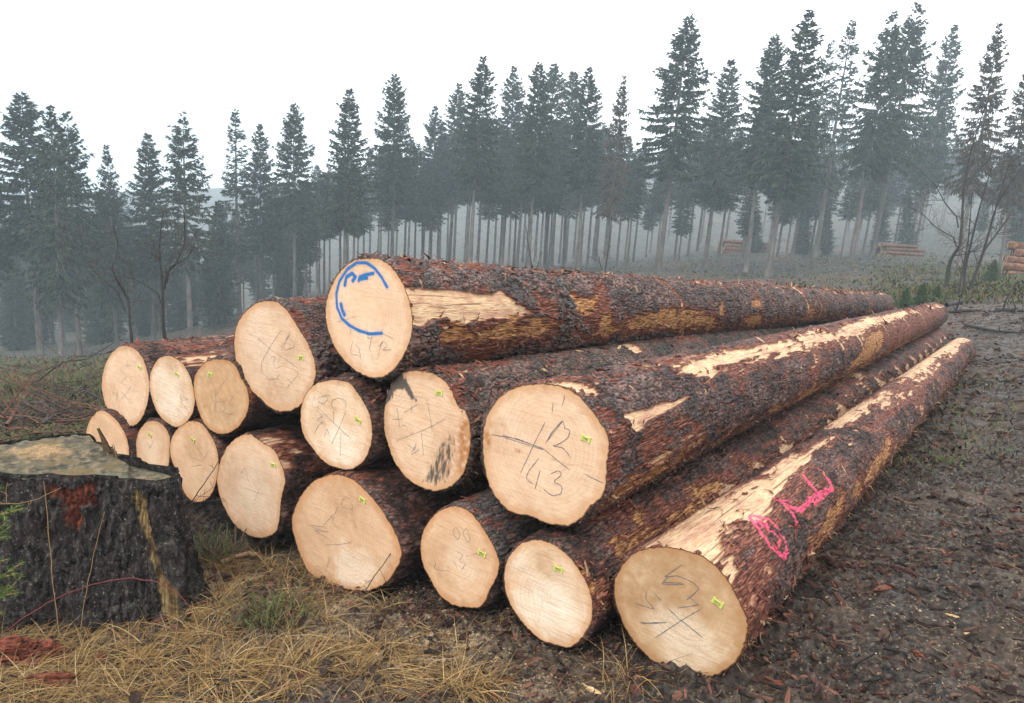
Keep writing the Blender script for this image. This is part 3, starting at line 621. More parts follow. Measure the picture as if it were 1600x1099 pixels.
    if key == 'P':
        nz = fbm(xf * 40, yf * 40, 0 * xf, 4, 3) - .5
        for ln, wd_ in BLUE:
            d_ = seg_dist(xf, yf, [on_face(q, *p) for p in ln]) + nz * .003; blue = np.maximum(blue, sst(wd_ * 1.5, wd_ * .9, d_)); blue = np.maximum(blue, .16 * sst(wd_ * 3.4, wd_, d_))
    if key == 'N':
        fp = lambda pts: [on_face(q, *p) for p in crop(440, 560, K, pts)]
        sd = sd_poly(xf, yf, fp([(690,85),(720,130),(780,250),(740,240),(700,180),(640,190),(630,245),(585,260),(560,180),(640,80)])); stain = np.maximum(stain, sst(.03, -.03, sd))
        sd = sd_poly(xf, yf, fp([(830,600),(900,480),(960,420),(1010,410),(1000,560),(980,690),(860,770),(780,720)])); stain = np.maximum(stain, sst(.035, -.05, sd) * .62)
        sd = sd_poly(xf, yf, fp([(1000,400),(1040,330),(1090,360),(1100,560),(1040,680),(1000,640)])); rot_ = np.maximum(rot_, sst(.02, -.03, sd))
        sd = sd_poly(xf, yf, fp([(960,430),(1000,420),(990,640),(880,700),(850,640)])); rot_ = np.maximum(rot_, .5 * sst(.03, -.03, sd))
    if key == 'M':
        for px, py in ((1360 / 1, 0),): pass
        p1 = on_face(q, *crop(700, 560, K, [(400, 530)])[0]); rot_ = np.maximum(rot_, sst(.022, .008, np.hypot((xf - p1[0]), (yf - p1[1]) * 1.4)))
        p1 = on_face(q, *crop(700, 560, K, [(222, 470)])[0]); rot_ = np.maximum(rot_, sst(.035, .01, np.hypot((xf - p1[0]), (yf - p1[1]) * .6)))
    ang = np.arctan2(yf, xf); nzf = fbm(xf * 14, yf * 14, 0 * xf, seed + 40, 4) - .5; wht = np.zeros_like(xf); drk = np.zeros_like(xf); chk = np.zeros_like(xf)
    for (bx_, by_, br_, ba_) in ZONES.get(key, {}).get('white', ()): wht = np.maximum(wht, ba_ * sst(1.25, .6, np.hypot(xf / q['rm'] - bx_, yf / q['rm'] - by_) / br_ + nzf * 1.1))
    for (bx_, by_, br_, ba_) in ZONES.get(key, {}).get('dark', ()): drk = np.maximum(drk, ba_ * sst(1.25, .5, np.hypot(xf / q['rm'] - bx_, yf / q['rm'] - by_) / br_ + nzf * 1.1))
    drk = np.maximum(drk, .55 * sst(.80, .95, rrf + nzf * .25) * ZONES.get(key, {}).get('rim', .6))
    for i_ in range(int(rng.integers(0, 3))):
        a0_ = rng.random() * 6.283; r0_, r1_ = rng.uniform(0, .55), rng.uniform(.6, 1.0); dd_ = np.angle(np.exp(1j * (ang - a0_ - .25 * (rrf - .5) - nzf * .1)))
        chk = np.maximum(chk, sst(.022, .008, np.abs(dd_) * np.clip(rrf, .2, 1)) * sst(r0_, r0_ + .1, rrf) * sst(r1_ + .08, r1_, rrf) * rng.uniform(.2, .45))
    zf = (fbm(xf * 6, yf * 6, 0 * xf, seed, 3) - .5) * .012 * (1 - rrf ** 4)
    zf[-1] = zf[:nt].mean()
    ctr = nr * nt; fan = np.c_[np.full(nt, ctr), np.arange(nt), (np.arange(nt) + 1) % nt]
    pith = (rng.normal(0, .03), rng.normal(0, .03)); fa, fb_, fe = FC[FT[key]]
    v_ = rng.uniform(.93, 1.05); fm = face_mat('sawn_end_grain', [x * v_ for x in fa], [x * v_ for x in fb_], fe, pith, rng.uniform(-.5, .9), rng.uniform(.35, .8))
    obj('cut_face', mesh('cut_face', np.c_[xf, yf, zf], [grid_faces(nr, nt, True)[:, ::-1], fan], fm, True, {'rr': rrf, 'blue': blue, 'stain': stain, 'rot': rot_, 'white': wht, 'dark': drk, 'check': chk}), root)
    def zs(x, y):
        x, y = np.asarray(x), np.asarray(y); r_ = np.hypot(x, y) / log_rad(q, np.arctan2(y, x), 0 * x)
        return (fbm(x * 6, y * 6, 0 * x, seed, 3) - .5) * .012 * (1 - np.clip(r_, 0, 1) ** 4)
    # pencil marks
    if key in STROKES:
        ox, oy, sc_, lines = STROKES[key]; Vs, Fs, off = [], [], 0
        for ln in lines:
            p = np.array([on_face(q, *c_) for c_ in crop(ox, oy, sc_, ln)])
            tt_ = np.r_[0, np.cumsum(np.linalg.norm(np.diff(p, axis=0), axis=1))]; m = max(4, int(tt_[-1] / .008)); uu = np.linspace(0, tt_[-1], m)
            p = np.c_[np.interp(uu, tt_, p[:, 0]), np.interp(uu, tt_, p[:, 1])]; p[1:-1] = (p[:-2] + 2 * p[1:-1] + p[2:]) / 4; p += rng.normal(0, .0004, p.shape)
            tn = unit(np.gradient(p, axis=0)); sd_ = np.c_[-tn[:, 1], tn[:, 0], 0 * uu]
            P3 = np.c_[p, zs(p[:, 0], p[:, 1]) + .0016]
            wdt = rng.uniform(.0013, .0026, m) * (1.3 if key in 'LM' else .8); wdt[[0, -1]] *= .3
            v, f_ = strips(P3[None], wdt[None], sd_[None]); Vs.append(v); Fs.append(f_ + off); off += len(v)
        obj('crayon_lettering', mesh('crayon_lettering', np.concatenate(Vs), [np.concatenate(Fs)], PENCIL, False), root)
    # number tag
    if key in TAGS:
        ox, oy, sc_, tx, ty = TAGS[key]; x0, y0 = on_face(q, *crop(ox, oy, sc_, [(tx, ty)])[0]); zt = float(zs(np.array([x0]), np.array([y0]))[0])
        w_, h_ = .0205, .0118
        o2 = np.array([(-w_, -h_), (-w_ * .62, -h_), (-w_ * .55, -h_ * .62), (w_ * .55, -h_ * .62), (w_ * .62, -h_), (w_, -h_), (w_, h_), (w_ * .62, h_), (w_ * .55, h_ * .62), (-w_ * .55, h_ * .62), (-w_ * .62, h_), (-w_, h_)])
        n_ = 12; V = np.vstack([np.c_[o2, np.full(n_, -.004)], np.c_[o2, np.full(n_, .003)]]); i = np.arange(n_); j = (i + 1) % n_
        top = [[12, 13, 22, 23], [13, 14, 21, 22], [14, 15, 20, 21], [15, 16, 19, 20], [16, 17, 18, 19]]
        t = obj('number_tag', mesh('number_tag', V, [np.c_[i, j, j + n_, i + n_], top], TAG_M, False), root); t.location = (x0, y0, zt + .002); t.rotation_euler = (0, 0, rng.normal(-.15, .15))
        Vd, Fd = [], []
        for kx in range(5):
            cx = (kx - 2) * .0052
            for (ax, ay, bx, by) in (((-.0012, -.0045, .0006, .0045), (-.0016, .0025, .0016, .0045)), ((-.0017, -.0045, -.0006, .0045), (-.0017, .003, .0017, .0045), (.0006, -.0045, .0017, .0045)), ((-.0017, .003, .0017, .0045), (-.0017, -.0045, .0017, -.003), (-.0005, -.0045, .0009, .004)))[rng.integers(3)]:
                b0 = len(Vd); Vd += [(cx + ax, ay, .0036), (cx + bx, ay, .0036), (cx + bx, by, .0036), (cx + ax, by, .0036)]; Fd.append([b0, b0 + 1, b0 + 2, b0 + 3])
        obj('printed_number', mesh('printed_number', np.array(Vd), [Fd], INK, False), t)
    # loose strips of bark and wood fuzz standing off the surface
    cfg = {'P': [(520, 1.5, .22, 12, .02, .09, .006, .022, .55), (260, 1.0, .6, 10, .015, .06, .006, .02, .3), (160, -.5, .3, 8, .02, .08, .004, .014, .4)],
           'M': [(300, 1.35, .3, 11, .02, .09, .006, .02, .45), (200, .5, .6, 9, .015, .05, .006, .018, .25), (240, -.7, .25, 9, .02, .1, .004, .012, .5)],
           'L': [(220, 1.3, .5, 9, .02, .07, .006, .02, .3), (320, -.15, .35, 9, .02, .1, .005, .02, .5)], 'K': [(220, .9, .5, 8, .02, .08, .005, .018, .4)],
           'N': [(220, 1.5, .35, 9, .02, .09, .006, .02, .45), (60, .8, .4, .5, .02, .07, .006, .02, .5)], 'D': [(90, 1.4, .35, 2, .02, .08, .006, .02, .5)], 'A': [(260, 1.5, .45, 3, .02, .1, .006, .02, .6)],
           'B': [(120, 1.5, .45, 2.5, .02, .09, .006, .02, .6)], 'C': [(140, 1.2, .5, 2, .02, .09, .006, .02, .6)], 'J': [(50, 1.2, .5, 1.5, .015, .05, .005, .014, .3)], 'O': [(90, 1.4, .4, 1, .02, .08, .006, .02, .5)]}.get(key)
    if cfg:
        Vs, Fs, off = [], [], 0
        for c_ in cfg:
            v, f_ = shreds(q, key, c_[0], rng, *c_[1:]); Vs.append(v); Fs.append(f_ + off); off += len(v)
        lb = obj('loose_bark', mesh('loose_bark', np.concatenate(Vs), [np.concatenate(Fs)], SHRED, False), root); lb['kind'] = 'stuff'
    fz = {'P': [(420, -.55, .25, 10, .01, .04, .0012, .003, .9), (260, 1.5, .15, 12, .01, .05, .0014, .004, 1.3)], 'M': [(700, -.75, .2, 8, .01, .04, .0012, .003, .9)], 'L': [(400, -.3, .25, 8, .01, .05, .0014, .004, .9)],
          'K': [(700, .15, .35, 7, .01, .035, .0012, .0035, .8)], 'N': [(200, -.6, .5, .3, .01, .05, .001, .0025, 1)]}.get(key)
    if fz:
        Vs, Fs, off = [], [], 0
        for c_ in fz:
            v, f_ = shreds(q, key, c_[0], rng, *c_[1:]); Vs.append(v); Fs.append(f_ + off); off += len(v)
        lb = obj('wood_fuzz', mesh('wood_fuzz', np.concatenate(Vs), [np.concatenate(Fs)], FUZZ, False), root); lb['kind'] = 'stuff'
    return root
for i, k in enumerate(LOGS): build_log(k, 11 + i * 7)

# ------------------------------------------------------------------ stump in the foreground
def top_pt(px, py, z):
    v = ray(px, py); return CAM + v * (z - CZ) / v[2]
ZT = CZ - 1.45
TOPO = [(-95,716),(-60,702),(0,692),(60,684),(140,678),(150,690),(168,708),(190,717),(232,721),(279,727),(282,737),(245,747),(205,743),(150,741),(80,739),(0,737),(-60,733)]
tp = np.array([top_pt(x, y, ZT) for x, y in TOPO]); sc0 = np.array([tp[:, 0].mean() * .5 + (tp[:, 0].min() + tp[:, 0].max()) * .25, (tp[:, 1].min() + tp[:, 1].max()) / 2])
st_th = np.arctan2(tp[:, 1] - sc0[1], tp[:, 0] - sc0[0]); st_r = np.hypot(tp[:, 0] - sc0[0], tp[:, 1] - sc0[1])
_o = np.argsort(st_th); st_th, st_r = st_th[_o], st_r[_o]
def stump_top_r(t): return np.interp(t, np.r_[st_th - 2*math.pi, st_th, st_th + 2*math.pi], np.r_[st_r, st_r, st_r])
g = G('stump_bark')
st_wood, st_red = g.attr('streak'), g.attr('red')
n1 = g.noise(42, 6, g.mapped((1, 1, .3)), .68); n2 = g.noise(110, 4); n3 = g.noise(9, 5)
c = g.ramp(n1, [(.3, (.006, .005, .005)), (.5, (.026, .021, .020)), (.62, (.065, .055, .05)), (.76, (.19, .17, .16))])
c = g.mix(g.mr(n3, .55, .68, 0, .5), c, (.045, .026, .024))
c = g.mix(g.math('MULTIPLY', g.mr(n3, .42, .3, 0, .7), g.mr(n2, .5, .65)), c, (.10, .115, .085))
fk = g.noise(75, 4, None, .7); c = g.mix(g.mr(fk, .60, .67, 0, .8), c, (.27, .25, .225)); fk2 = g.noise(34, 5, g.mapped((1, 1, .35)), .65); c = g.mix(g.mr(fk2, .44, .36, 0, .9), c, (.004, .0035, .0035)); c = g.mix(st_red, c, g.ramp(g.noise(60, 4, g.mapped((1, 1, .2))), [(.35, (.02, .007, .005)), (.52, (.09, .02, .012)), (.7, (.24, .07, .032))]))
fib = g.noise(90, 4, g.mapped((1, 1, .06)))
c = g.mix(st_wood, c, g.ramp(fib, [(.3, (.03, .018, .008)), (.5, (.16, .1, .04)), (.7, (.36, .27, .13))]))
g.bump(g.math('ADD', n1, g.math('MULTIPLY', n2, .4)), 1.0, .02)
STB = g.out(c, g.mr(n3, .3, .7, .5, .85), .14)
g = G('weathered_stump_top')
n1 = g.noise(9, 5); n2 = g.noise(60, 6, None, .7); n3 = g.noise(300, 2); sd_ = g.attr('sawdust'); rim = g.attr('rim')
n4 = g.noise(28, 5); c = g.ramp(n4, [(.32, (.035, .031, .024)), (.5, (.095, .082, .058)), (.66, (.21, .155, .095))])
c = g.mix(g.mr(n1, .48, .62, 0, .6), c, (.085, .105, .06))
c = g.mix(rim, c, g.mix(n2, (.035, .055, .03), (.22, .22, .17)))
c = g.mix(g.math('MULTIPLY', sd_, g.mr(n2, .34, .5)), c, g.mix(g.mr(n3, .35, .65), (.16, .09, .045), (.46, .31, .17)))
c = g.mix(g.math('MULTIPLY', g.mr(g.math('SUBTRACT', 1, sd_), .2, .9), g.mr(n1, .52, .6, 0, .5)), c, (.17, .095, .045))
g.bump(g.math('ADD', n2, n3), .6, .008)
STT = g.out(c, .8, .08)
SPL = island_mat('splintered_wood', [(.09, .05, .025), (.2, .12, .06), (.05, .03, .02), (.3, .2, .1)])

stump = empty('tree_stump', (sc0[0], sc0[1], hz(sc0[0], sc0[1])))
tag(stump, 'big dark weathered tree stump with stepped greenish top and sawdust on it', 'tree stump')
nt, nz = 520, 150
_t = np.linspace(-math.pi, math.pi, 4001); _r = stump_top_r(_t); _c = np.r_[0, np.cumsum(np.hypot(np.diff(_r * np.cos(_t)), np.diff(_r * np.sin(_t))))]
t = np.interp(np.linspace(0, _c[-1], nt + 1)[:-1], _c, _t); kz = np.linspace(0, 1, nz); TT, KK = np.meshgrid(t, kz, indexing='xy'); TT, KK = TT.ravel(), KK.ravel()
zb = hz(sc0[0], sc0[1]) - .18
rt_ = stump_top_r(TT)
fl = np.exp(-((np.angle(np.exp(1j * (TT + .55)))) / .3) ** 2) * .20 + np.exp(-((np.angle(np.exp(1j * (TT + 2.1)))) / .3) ** 2) * .12 + np.exp(-((np.angle(np.exp(1j * (TT - .3)))) / .35) ** 2) * .12 + np.exp(-((np.angle(np.exp(1j * (TT - 2.3)))) / .35) ** 2) * .14
kd = 1 - KK
ET0 = unit(np.array([-sc0[1], sc0[0]])); ET0 = ET0 if ET0[0] > 0 else -ET0; U0 = (rt_ * np.cos(TT)) * ET0[0] + (rt_ * np.sin(TT)) * ET0[1]
fl = fl * .4 + .15 * sst(.18, .46, U0) + .10 * np.exp(-((U0 - .02) / .09) ** 2) + .09 * np.exp(-((U0 + .30) / .1) ** 2)
rad = rt_ * (1 + .06 * kd) + .02 * np.sin(KK * 3.1) + .05 * kd ** 1.5 + fl * kd ** 2.4
step = (TT > -.75) & (TT < .30) & (rt_ * np.cos(TT) + sc0[0] > top_pt(203, 730, ZT)[0])
ztop = ZT - np.where(step, .012, 0)
Z = zb + (ztop - zb) * KK
Xs, Ys = rad * np.cos(TT), rad * np.sin(TT)
nn = fbm(Xs * 15, Ys * 15, Z * 4.5, 51, 4); nf = fbm(Xs * 50, Ys * 50, Z * 30, 52, 3); ft = fbm(Xs * 9, Ys * 9, Z * 1.5, 53, 3)
ET = unit(np.array([-sc0[1], sc0[0]])); ET = ET if ET[0] > 0 else -ET; UU = Xs * ET[0] + Ys * ET[1]
f1, f2, idv = voro(UU * 26 + (nn - .5) * 5, Z * 17 + (nf - .5) * 5, 5); ridg = 1 - np.abs(fbm(Xs * 30, Ys * 30, Z * 9, 57, 4) * 2 - 1)
pX = np.c_[Xs + sc0[0], Ys + sc0[1], Z]; upx, upy, upz = project(pX)
facing = (Xs * (-sc0[0]) + Ys * (-sc0[1])) > 0
def surf(px, py):                      # nearest point of the stump's front to a photo pixel -> (angle, height)
    i = np.argmin(np.where(facing, np.hypot(upx - px, upy - py), 1e9)); return UU[i], Z[i]
stk = [surf(*p) for p in [(208,748),(222,790),(232,830),(247,880),(262,935),(285,1000),(300,1035)]]
d_ = seg_dist(UU, Z, stk) + (nf - .5) * .03; streak = sst(.034, .012, d_) * facing
stk2 = [surf(*p) for p in [(238,750),(240,800),(252,850),(262,900)]]; cav = sst(.05, .0, seg_dist(UU, Z, stk2)) * facing
red = sst(.012, -.012, sd_poly(UU, Z, [surf(*p) for p in [(75,758),(152,755),(150,788),(128,792),(128,826),(104,826),(100,780),(78,775)]]) + (nf - .5) * .05) * facing
rad2 = rad + (nn - .5) * .085 + (nf - .5) * .02 + (ft - .5) * .05 * kd + sst(0, .3, f2 - f1) * .010 * idv + (ridg - .7) * .05 - cav * .045 - streak * .012 - red * .014
rad2 = np.where(KK > .985, rad, rad2)
V = np.c_[rad2 * np.cos(TT), rad2 * np.sin(TT), Z - stump.location.z]
obj('stump_bark', mesh('stump_bark', V, [grid_faces(nz, nt, True)], STB, True, {'streak': streak, 'red': red}), stump)
nr = 70; kr = np.linspace(0, 1, nr + 1)[1:]; KR, TT2 = np.meshgrid(kr, t, indexing='ij'); KR, TT2 = KR.ravel(), TT2.ravel(); rr_ = stump_top_r(TT2) * KR
xs, ys = rr_ * np.cos(TT2), rr_ * np.sin(TT2)
px_, py_, _ = project(np.c_[xs + sc0[0], ys + sc0[1], np.full_like(xs, ZT)])
xline = [top_pt(*p, ZT)[:2] - sc0 for p in [(150,686),(190,716),(205,725),(203,742),(203,760),(330,760),(330,700),(230,680)]]
low = sd_poly(xs, ys, xline); zt_ = (fbm(xs * 8, ys * 8, 0 * xs, 61, 4) - .5) * .022 * (1 - KR ** 6) - .028 * sst(.012, -.004, low) + (fbm(xs * 50, ys * 50, 0 * xs, 62, 3) - .5) * .006
sawp = sd_poly(xs, ys, [top_pt(*p, ZT)[:2] - sc0 for p in [(18,705),(50,697),(90,697),(108,707),(90,718),(40,716)]]) + (fbm(xs * 22, ys * 22, 0 * xs, 63, 3) - .5) * .12
zt_ += sst(.02, -.06, sawp) * .012 - sst(.86, 1., KR) * (.004 + .022 * vnoise(TT2 * 14, KR * 0, 0 * KR, 66)) - .012 * np.abs(np.sin(xs * 70 + ys * 40)) * sst(.6, .5, vnoise(xs * 9, ys * 9, 0 * xs, 67)) * .25
V = np.vstack([np.c_[xs, ys, ZT + zt_ - stump.location.z], [[0, 0, ZT - stump.location.z]]])
fan = np.c_[np.full(nt, nr * nt), np.arange(nt), (np.arange(nt) + 1) % nt]
obj('cut_top', mesh('cut_top', V, [grid_faces(nr, nt, True)[:, ::-1], fan], STT, True, {'sawdust': np.r_[sst(.03, -.03, sawp), 0], 'rim': np.r_[sst(.86, 1, KR), 0]}), stump)
rng = np.random.default_rng(5); Ps, Ws, Ns = [], [], []
for i in range(16):
    u = rng.random(); a = np.array([148, 692]) * (1 - u) + np.array([188, 718]) * u; p = top_pt(a[0], a[1], ZT) - np.array([sc0[0], sc0[1], 0]); hgt = rng.uniform(.02, .075) * (1.5 if i < 4 else .7)
    lean = np.array([rng.normal(-.1, .25), rng.normal(0, .15), 1.]); Ps.append([p - [0, 0, .04] + lean * hgt * q_ for q_ in (0, .5, 1)]); Ws.append(np.array([.022, .016, .004]) * rng.uniform(.5, 1.4)); Ns.append(unit(np.array([1, rng.normal(0, .4), 0])))
p = top_pt(172, 708, ZT) - np.array([sc0[0], sc0[1], 0]); Ps.append([p - [0, 0, .03], p + [-.025, 0, .05], p + [-.055, 0, .12]]); Ws.append([.024, .018, .006]); Ns.append([1, .2, 0])
v1, f1_ = strips(np.array(Ps, float) - [0, 0, stump.location.z], np.array(Ws, float), np.array(Ns, float)); v2 = v1 + np.array([.002, .009, 0])
sp_ = obj('splinters', mesh('splinters', np.vstack([v1, v2]), [f1_, f1_[:, ::-1] + len(v1)], SPL, False), stump); sp_['kind'] = 'stuff'

# ------------------------------------------------------------------ spruces
g = G('spruce_needles'); r = g.n('Attribute', attribute_name='shade').outputs['Fac']
c = g.ramp(r, [(0, (.010, .017, .011)), (.5, (.024, .038, .022)), (1, (.060, .076, .038))]); c = g.mix(g.mr(g.orand(), 0, 1, 0, .4), c, (.030, .045, .036))
NEEDLE = g.out(c, .75, .2)
g = G('brown_spruce_needles'); r = g.attr('shade'); c = g.ramp(r, [(0, (.028, .026, .018)), (.5, (.06, .048, .03)), (1, (.1, .07, .045))]); NEEDLE_B = g.out(c, .8, .2)
g = G('spruce_trunk_bark'); n1 = g.noise(3.2, 5, g.mapped((1, 1, .3))); c = g.ramp(n1, [(.3, (.075, .066, .06)), (.5, (.15, .132, .118)), (.75, (.27, .245, .22))]); c = g.mix(g.mr(g.orand(), 0, 1, 0, .6), c, (.07, .06, .052)); g.bump(n1, .5, .05); TRUNK = g.out(c, .9, .15)
YOUNG = plain('young_spruce_needles', (.055, .10, .03), .7, .2, .5, 8)

def spruce_meshes(seed, cb, R, sparse=1., droop=1., H=20., mat=None, tw=1., trunk_r=.2):
    rng = np.random.default_rng(seed); Pc, Wc, Nc, Sh = [], [], [], []; br = []
    h = cb * H
    while h < H - .15:
        t = (h - cb * H) / (H - cb * H); prof = (1 - t) ** .72 * min(1, .55 + 2.2 * t) * (.9 + .1 * math.sin(seed + h * 2.1))
        nb = rng.integers(5, 8) if rng.random() < sparse else rng.integers(1, 4)
        a0 = rng.random() * 6.28
        for b in range(nb):
            L = max(.22, R * prof * rng.uniform(.62, 1.12)); az = a0 + b * 6.283 / nb + rng.normal(0, .25)
            el = .75 * t ** 1.6 - .30 * droop * (1 - t) + rng.normal(0, .09); out = np.array([math.cos(az), math.sin(az), 0]); lat = np.array([-math.sin(az), math.cos(az), 0])
            u = np.linspace(0, 1, 6); zz = math.sin(el) * u * L - .22 * droop * L * u ** 1.5 * (1 - t) + .20 * L * u ** 3
            P = np.array([0, 0, h + rng.normal(0, .08)]) + out * (u * L * math.cos(el))[:, None]; P[:, 2] += zz
            br.append((P, np.linspace(.028, .006, 6) * (.5 + .8 * (1 - t))))
            m = max(6, int(L / .062 * (.4 + .6 * sparse))); uu = rng.uniform(.08, 1, m) ** .8; B = np.stack([np.interp(uu, u, P[:, k]) for k in range(3)], 1)
            sg = rng.choice([-1, 1], m); tl = rng.uniform(.28, .66, m) * (.5 + .75 * (1 - uu)) * tw * min(1, .5 + L / 2)
            dv = out[None] * rng.uniform(.4, 1, (m, 1)) + lat[None] * (sg * rng.uniform(.3, 1, m))[:, None]; dv[:, 2] += rng.uniform(-.9, .05, m) * (.55 + .6 * (1 - t)) * droop + .4 * t; dv = unit(dv)
            mid = B + dv * tl[:, None] * .5; tip = B + dv * tl[:, None]; tip[:, 2] -= tl * .22 * droop * (1 - t)
            Pc.append(np.stack([B, mid, tip], 1)); Wc.append(np.stack([rng.uniform(.05, .10, m), rng.uniform(.09, .17, m), np.full(m, .015)], 1) * tw); Nc.append(unit(np.cross(dv, rng.normal(0, 1, (m, 3))))); Sh.append(np.repeat(rng.random(m), 6))
            k = rng.random(m) < .55; q = k.sum()                      # hanging twigs under the branch
            if q:
                B2 = B[k]; l2 = rng.uniform(.15, .5, q) * tw * min(1, .4 + L / 2); d2 = unit(np.stack([rng.normal(0, .25, q), rng.normal(0, .25, q), -np.ones(q)], 1)); d2 = unit(d2 + out * .3 + [0, 0, .9 * t])
                Pc.append(np.stack([B2, B2 + d2 * l2[:, None] * .5, B2 + d2 * l2[:, None]], 1)); Wc.append(np.stack([np.full(q, .05), rng.uniform(.06, .13, q), np.full(q, .015)], 1) * tw); Nc.append(unit(np.cross(d2, rng.normal(0, 1, (q, 3))))); Sh.append(np.repeat(rng.random(q) * .7, 6))
        h += rng.uniform(.19, .33) * (1 + .25 * (1 - t))
    V, Fq = strips(np.concatenate(Pc), np.concatenate(Wc), np.concatenate(Nc)); sh = np.concatenate(Sh)
    vb, fb = tubes(br, 3)
    crown = mesh('crown', np.vstack([V, vb]), [Fq, fb + len(V)], [mat or NEEDLE, TRUNK], False, {'shade': np.r_[sh, np.zeros(len(vb))]}, np.r_[np.zeros(len(Fq)), np.ones(len(fb))])
    hh = np.linspace(-.6, H * .985, 26); tr = [(np.c_[np.sin(hh * .3 + seed) * .05, np.cos(hh * .23 + seed) * .05, hh], trunk_r * (1 - (np.clip(hh, 0, H) / H) ** 1.15) + .012 + .10 * np.exp(-np.clip(hh, 0, 9) / .35))]
    for i in range(int(46 * (cb > .1))):
        z_ = rng.uniform(.08, cb + .1) * H; a = rng.random() * 6.28; L = rng.uniform(.25, 1.5) * (.4 + z_ / (cb * H + .1)); d = np.array([math.cos(a), math.sin(a), rng.normal(-.25, .2)]); u = np.linspace(0, 1, 4)[:, None]
        tr.append((np.array([0, 0, z_]) + d * u * L + np.array([0, 0, -.15]) * u ** 2 * L, np.array([.018, .013, .009, .004])))
    v, f = tubes(tr[:1], 12); v3, f3 = tubes(tr[1:], 3) if len(tr) > 1 else (np.zeros((0, 3)), np.zeros((0, 4), int))
    trunk = mesh('trunk', np.vstack([v, v3]), [f, f3 + len(v)], TRUNK, True)
    return crown, trunk
PROTO = [spruce_meshes(1, .42, 4.0), spruce_meshes(2, .34, 3.7, .95), spruce_meshes(3, .46, 3.7), spruce_meshes(4, .30, 3.0, .4), spruce_meshes(5, .40, 4.2, .85, 1.4),
         spruce_meshes(6, .03, 3.8, 1, .9), spruce_meshes(7, .52, 3.3, .9), spruce_meshes(8, .36, 3.8, .6, 1.2), spruce_meshes(9, .25, 4.0, .65, 1.6), spruce_meshes(10, .34, 3.6, .7, 1.5, mat=NEEDLE_B)]
def plant_spruce(name, proto, base_px, tip_px, z, wide, label, group, spin):
    B = at(base_px[0], base_px[1], z); B[2] = hz(B[0], B[1]) - .1; v = ray(*tip_px); T = CAM + v * (B[1] / v[1]); ax = T - B; h = np.linalg.norm(ax)
    root = empty(name, B); root.rotation_mode = 'QUATERNION'
    root.rotation_quaternion = Vector(ax).to_track_quat('Z', 'Y') @ Matrix.Rotation(spin, 3, 'Z').to_quaternion()
    s = h / 20; w = s * wide; root.scale = (w, w, s); tag(root, label, 'tree', group)
    cr, tr = PROTO[proto]; obj('trunk', tr, root); obj('crown', cr, root)
    return h
FR = 'spruces along the front of the forest'
FRONT = [
 (0, (62,555), (33,142), 42, 1.15, 'tall spruce at the far left edge with broad blunt top'), (8, (98,560), (79,166), 38, 1.0, 'spruce with long pale bare trunk standing nearest the left brush'),
 (4, (125,560), (104,178), 41, .95, 'spruce crowded against the right of the pale trunked spruce'), (8, (183,545), (166,228), 46, .8, 'small topped ragged spruce, shortest of the left group'),
 (1, (241,540), (231,208), 47, 1.05, 'spruce behind the two bare saplings, left of the open feathery one'), (7, (297,535), (285,177), 45, 1.1, 'open feathery spruce right behind the bare saplings'),
 (3, (373,490), (368,170), 52, 1.1, 'slender see-through spruce above the log marked 12 37'), (1, (408,485), (406,193), 54, .9, 'narrow spruce just right of the slender see-through one'),
 (0, (460,480), (459,160), 52, .95, 'spruce with twin-shouldered top left of the dense dark cone'), (5, (342,512), (340,312), 50, 1.15, 'short young spruce green to the ground, above the upper left logs'),
 (1, (538,455), (546,138), 48, 1.1, 'dense dark cone-shaped spruce above the blue painted log'), (0, (612,447), (617,114), 52, .95, 'round-shouldered tall spruce right of the dense dark cone'),
 (2, (672,440), (680,168), 66, 1.0, 'pale fogged spruce between two taller ones above the topmost log'), (2, (700,440), (718,132), 66, 1.0, 'foggy spruce half hidden left of the pointed tall one'),
 (2, (733,438), (755,90), 50, 1.0, 'pointed tall spruce over the split pale patch of the topmost log'), (2, (783,436), (804,106), 64, 1.0, 'foggy spruce just left of the one with light straight trunk'),
 (0, (826,432), (843,95), 50, .85, 'spruce with light straight trunk above the middle of the topmost log'), (6, (850,430), (866,100), 64, 1.1, 'grey foggy spruce close behind the light straight trunk'),
 (6, (880,430), (896,112), 66, 1.1, 'thin foggy spruce left of the broad hazy one'), (2, (903,430), (920,108), 54, 1.05, 'broad hazy spruce left of the ragged drooping one'),
 (9, (944,430), (975,118), 48, .7, 'ragged spruce with hanging lower branches down its trunk'), (0, (1028,430), (1077,22), 50, 1.05, 'tallest big spruce in the centre right, with light trunk'),
 (1, (1098,432), (1143,92), 58, 1.15, 'misty spruce right of the tallest big spruce'), (0, (1163,433), (1213,52), 50, .95, 'spruce touching the sharp pointed dark one on its left'),
 (1, (1200,436), (1266,15), 46, 1.1, 'sharp pointed dark spruce with pale leaning trunk'), (3, (1272,405), (1333,30), 62, 1.1, 'thin airy spruce with faint top, right of the sharp dark one'),
 (3, (1240,410), (1300,62), 75, .9, 'faintest thin spruce top, barely seen in the fog'), (4, (1330,409), (1397,22), 50, .95, 'left one of a joined pair of tall spruces, with long pale trunk'),
 (4, (1362,403), (1434,8), 54, .95, 'right one of a joined pair of tall spruces, tallest tip'), (1, (1420,400), (1493,38), 66, .85, 'hazy narrow spruce behind the bare many-stemmed tree'),
 (9, (1500,408), (1562,36), 40, .8, 'spruce with brownish lower crown above the bare tree'), (9, (1568,400), (1608,100), 40, .9, 'spruce cut off by the right edge of the photo'), (4, (-25,540), (-18,225), 40, .8, 'spruce whose branches reach in at the left edge')]
rng = np.random.default_rng(77)
for pr, b, t_, z, w, lab in FRONT: plant_spruce('spruce_tree', pr, b, t_, z, w, lab, FR, rng.random() * 6.28)
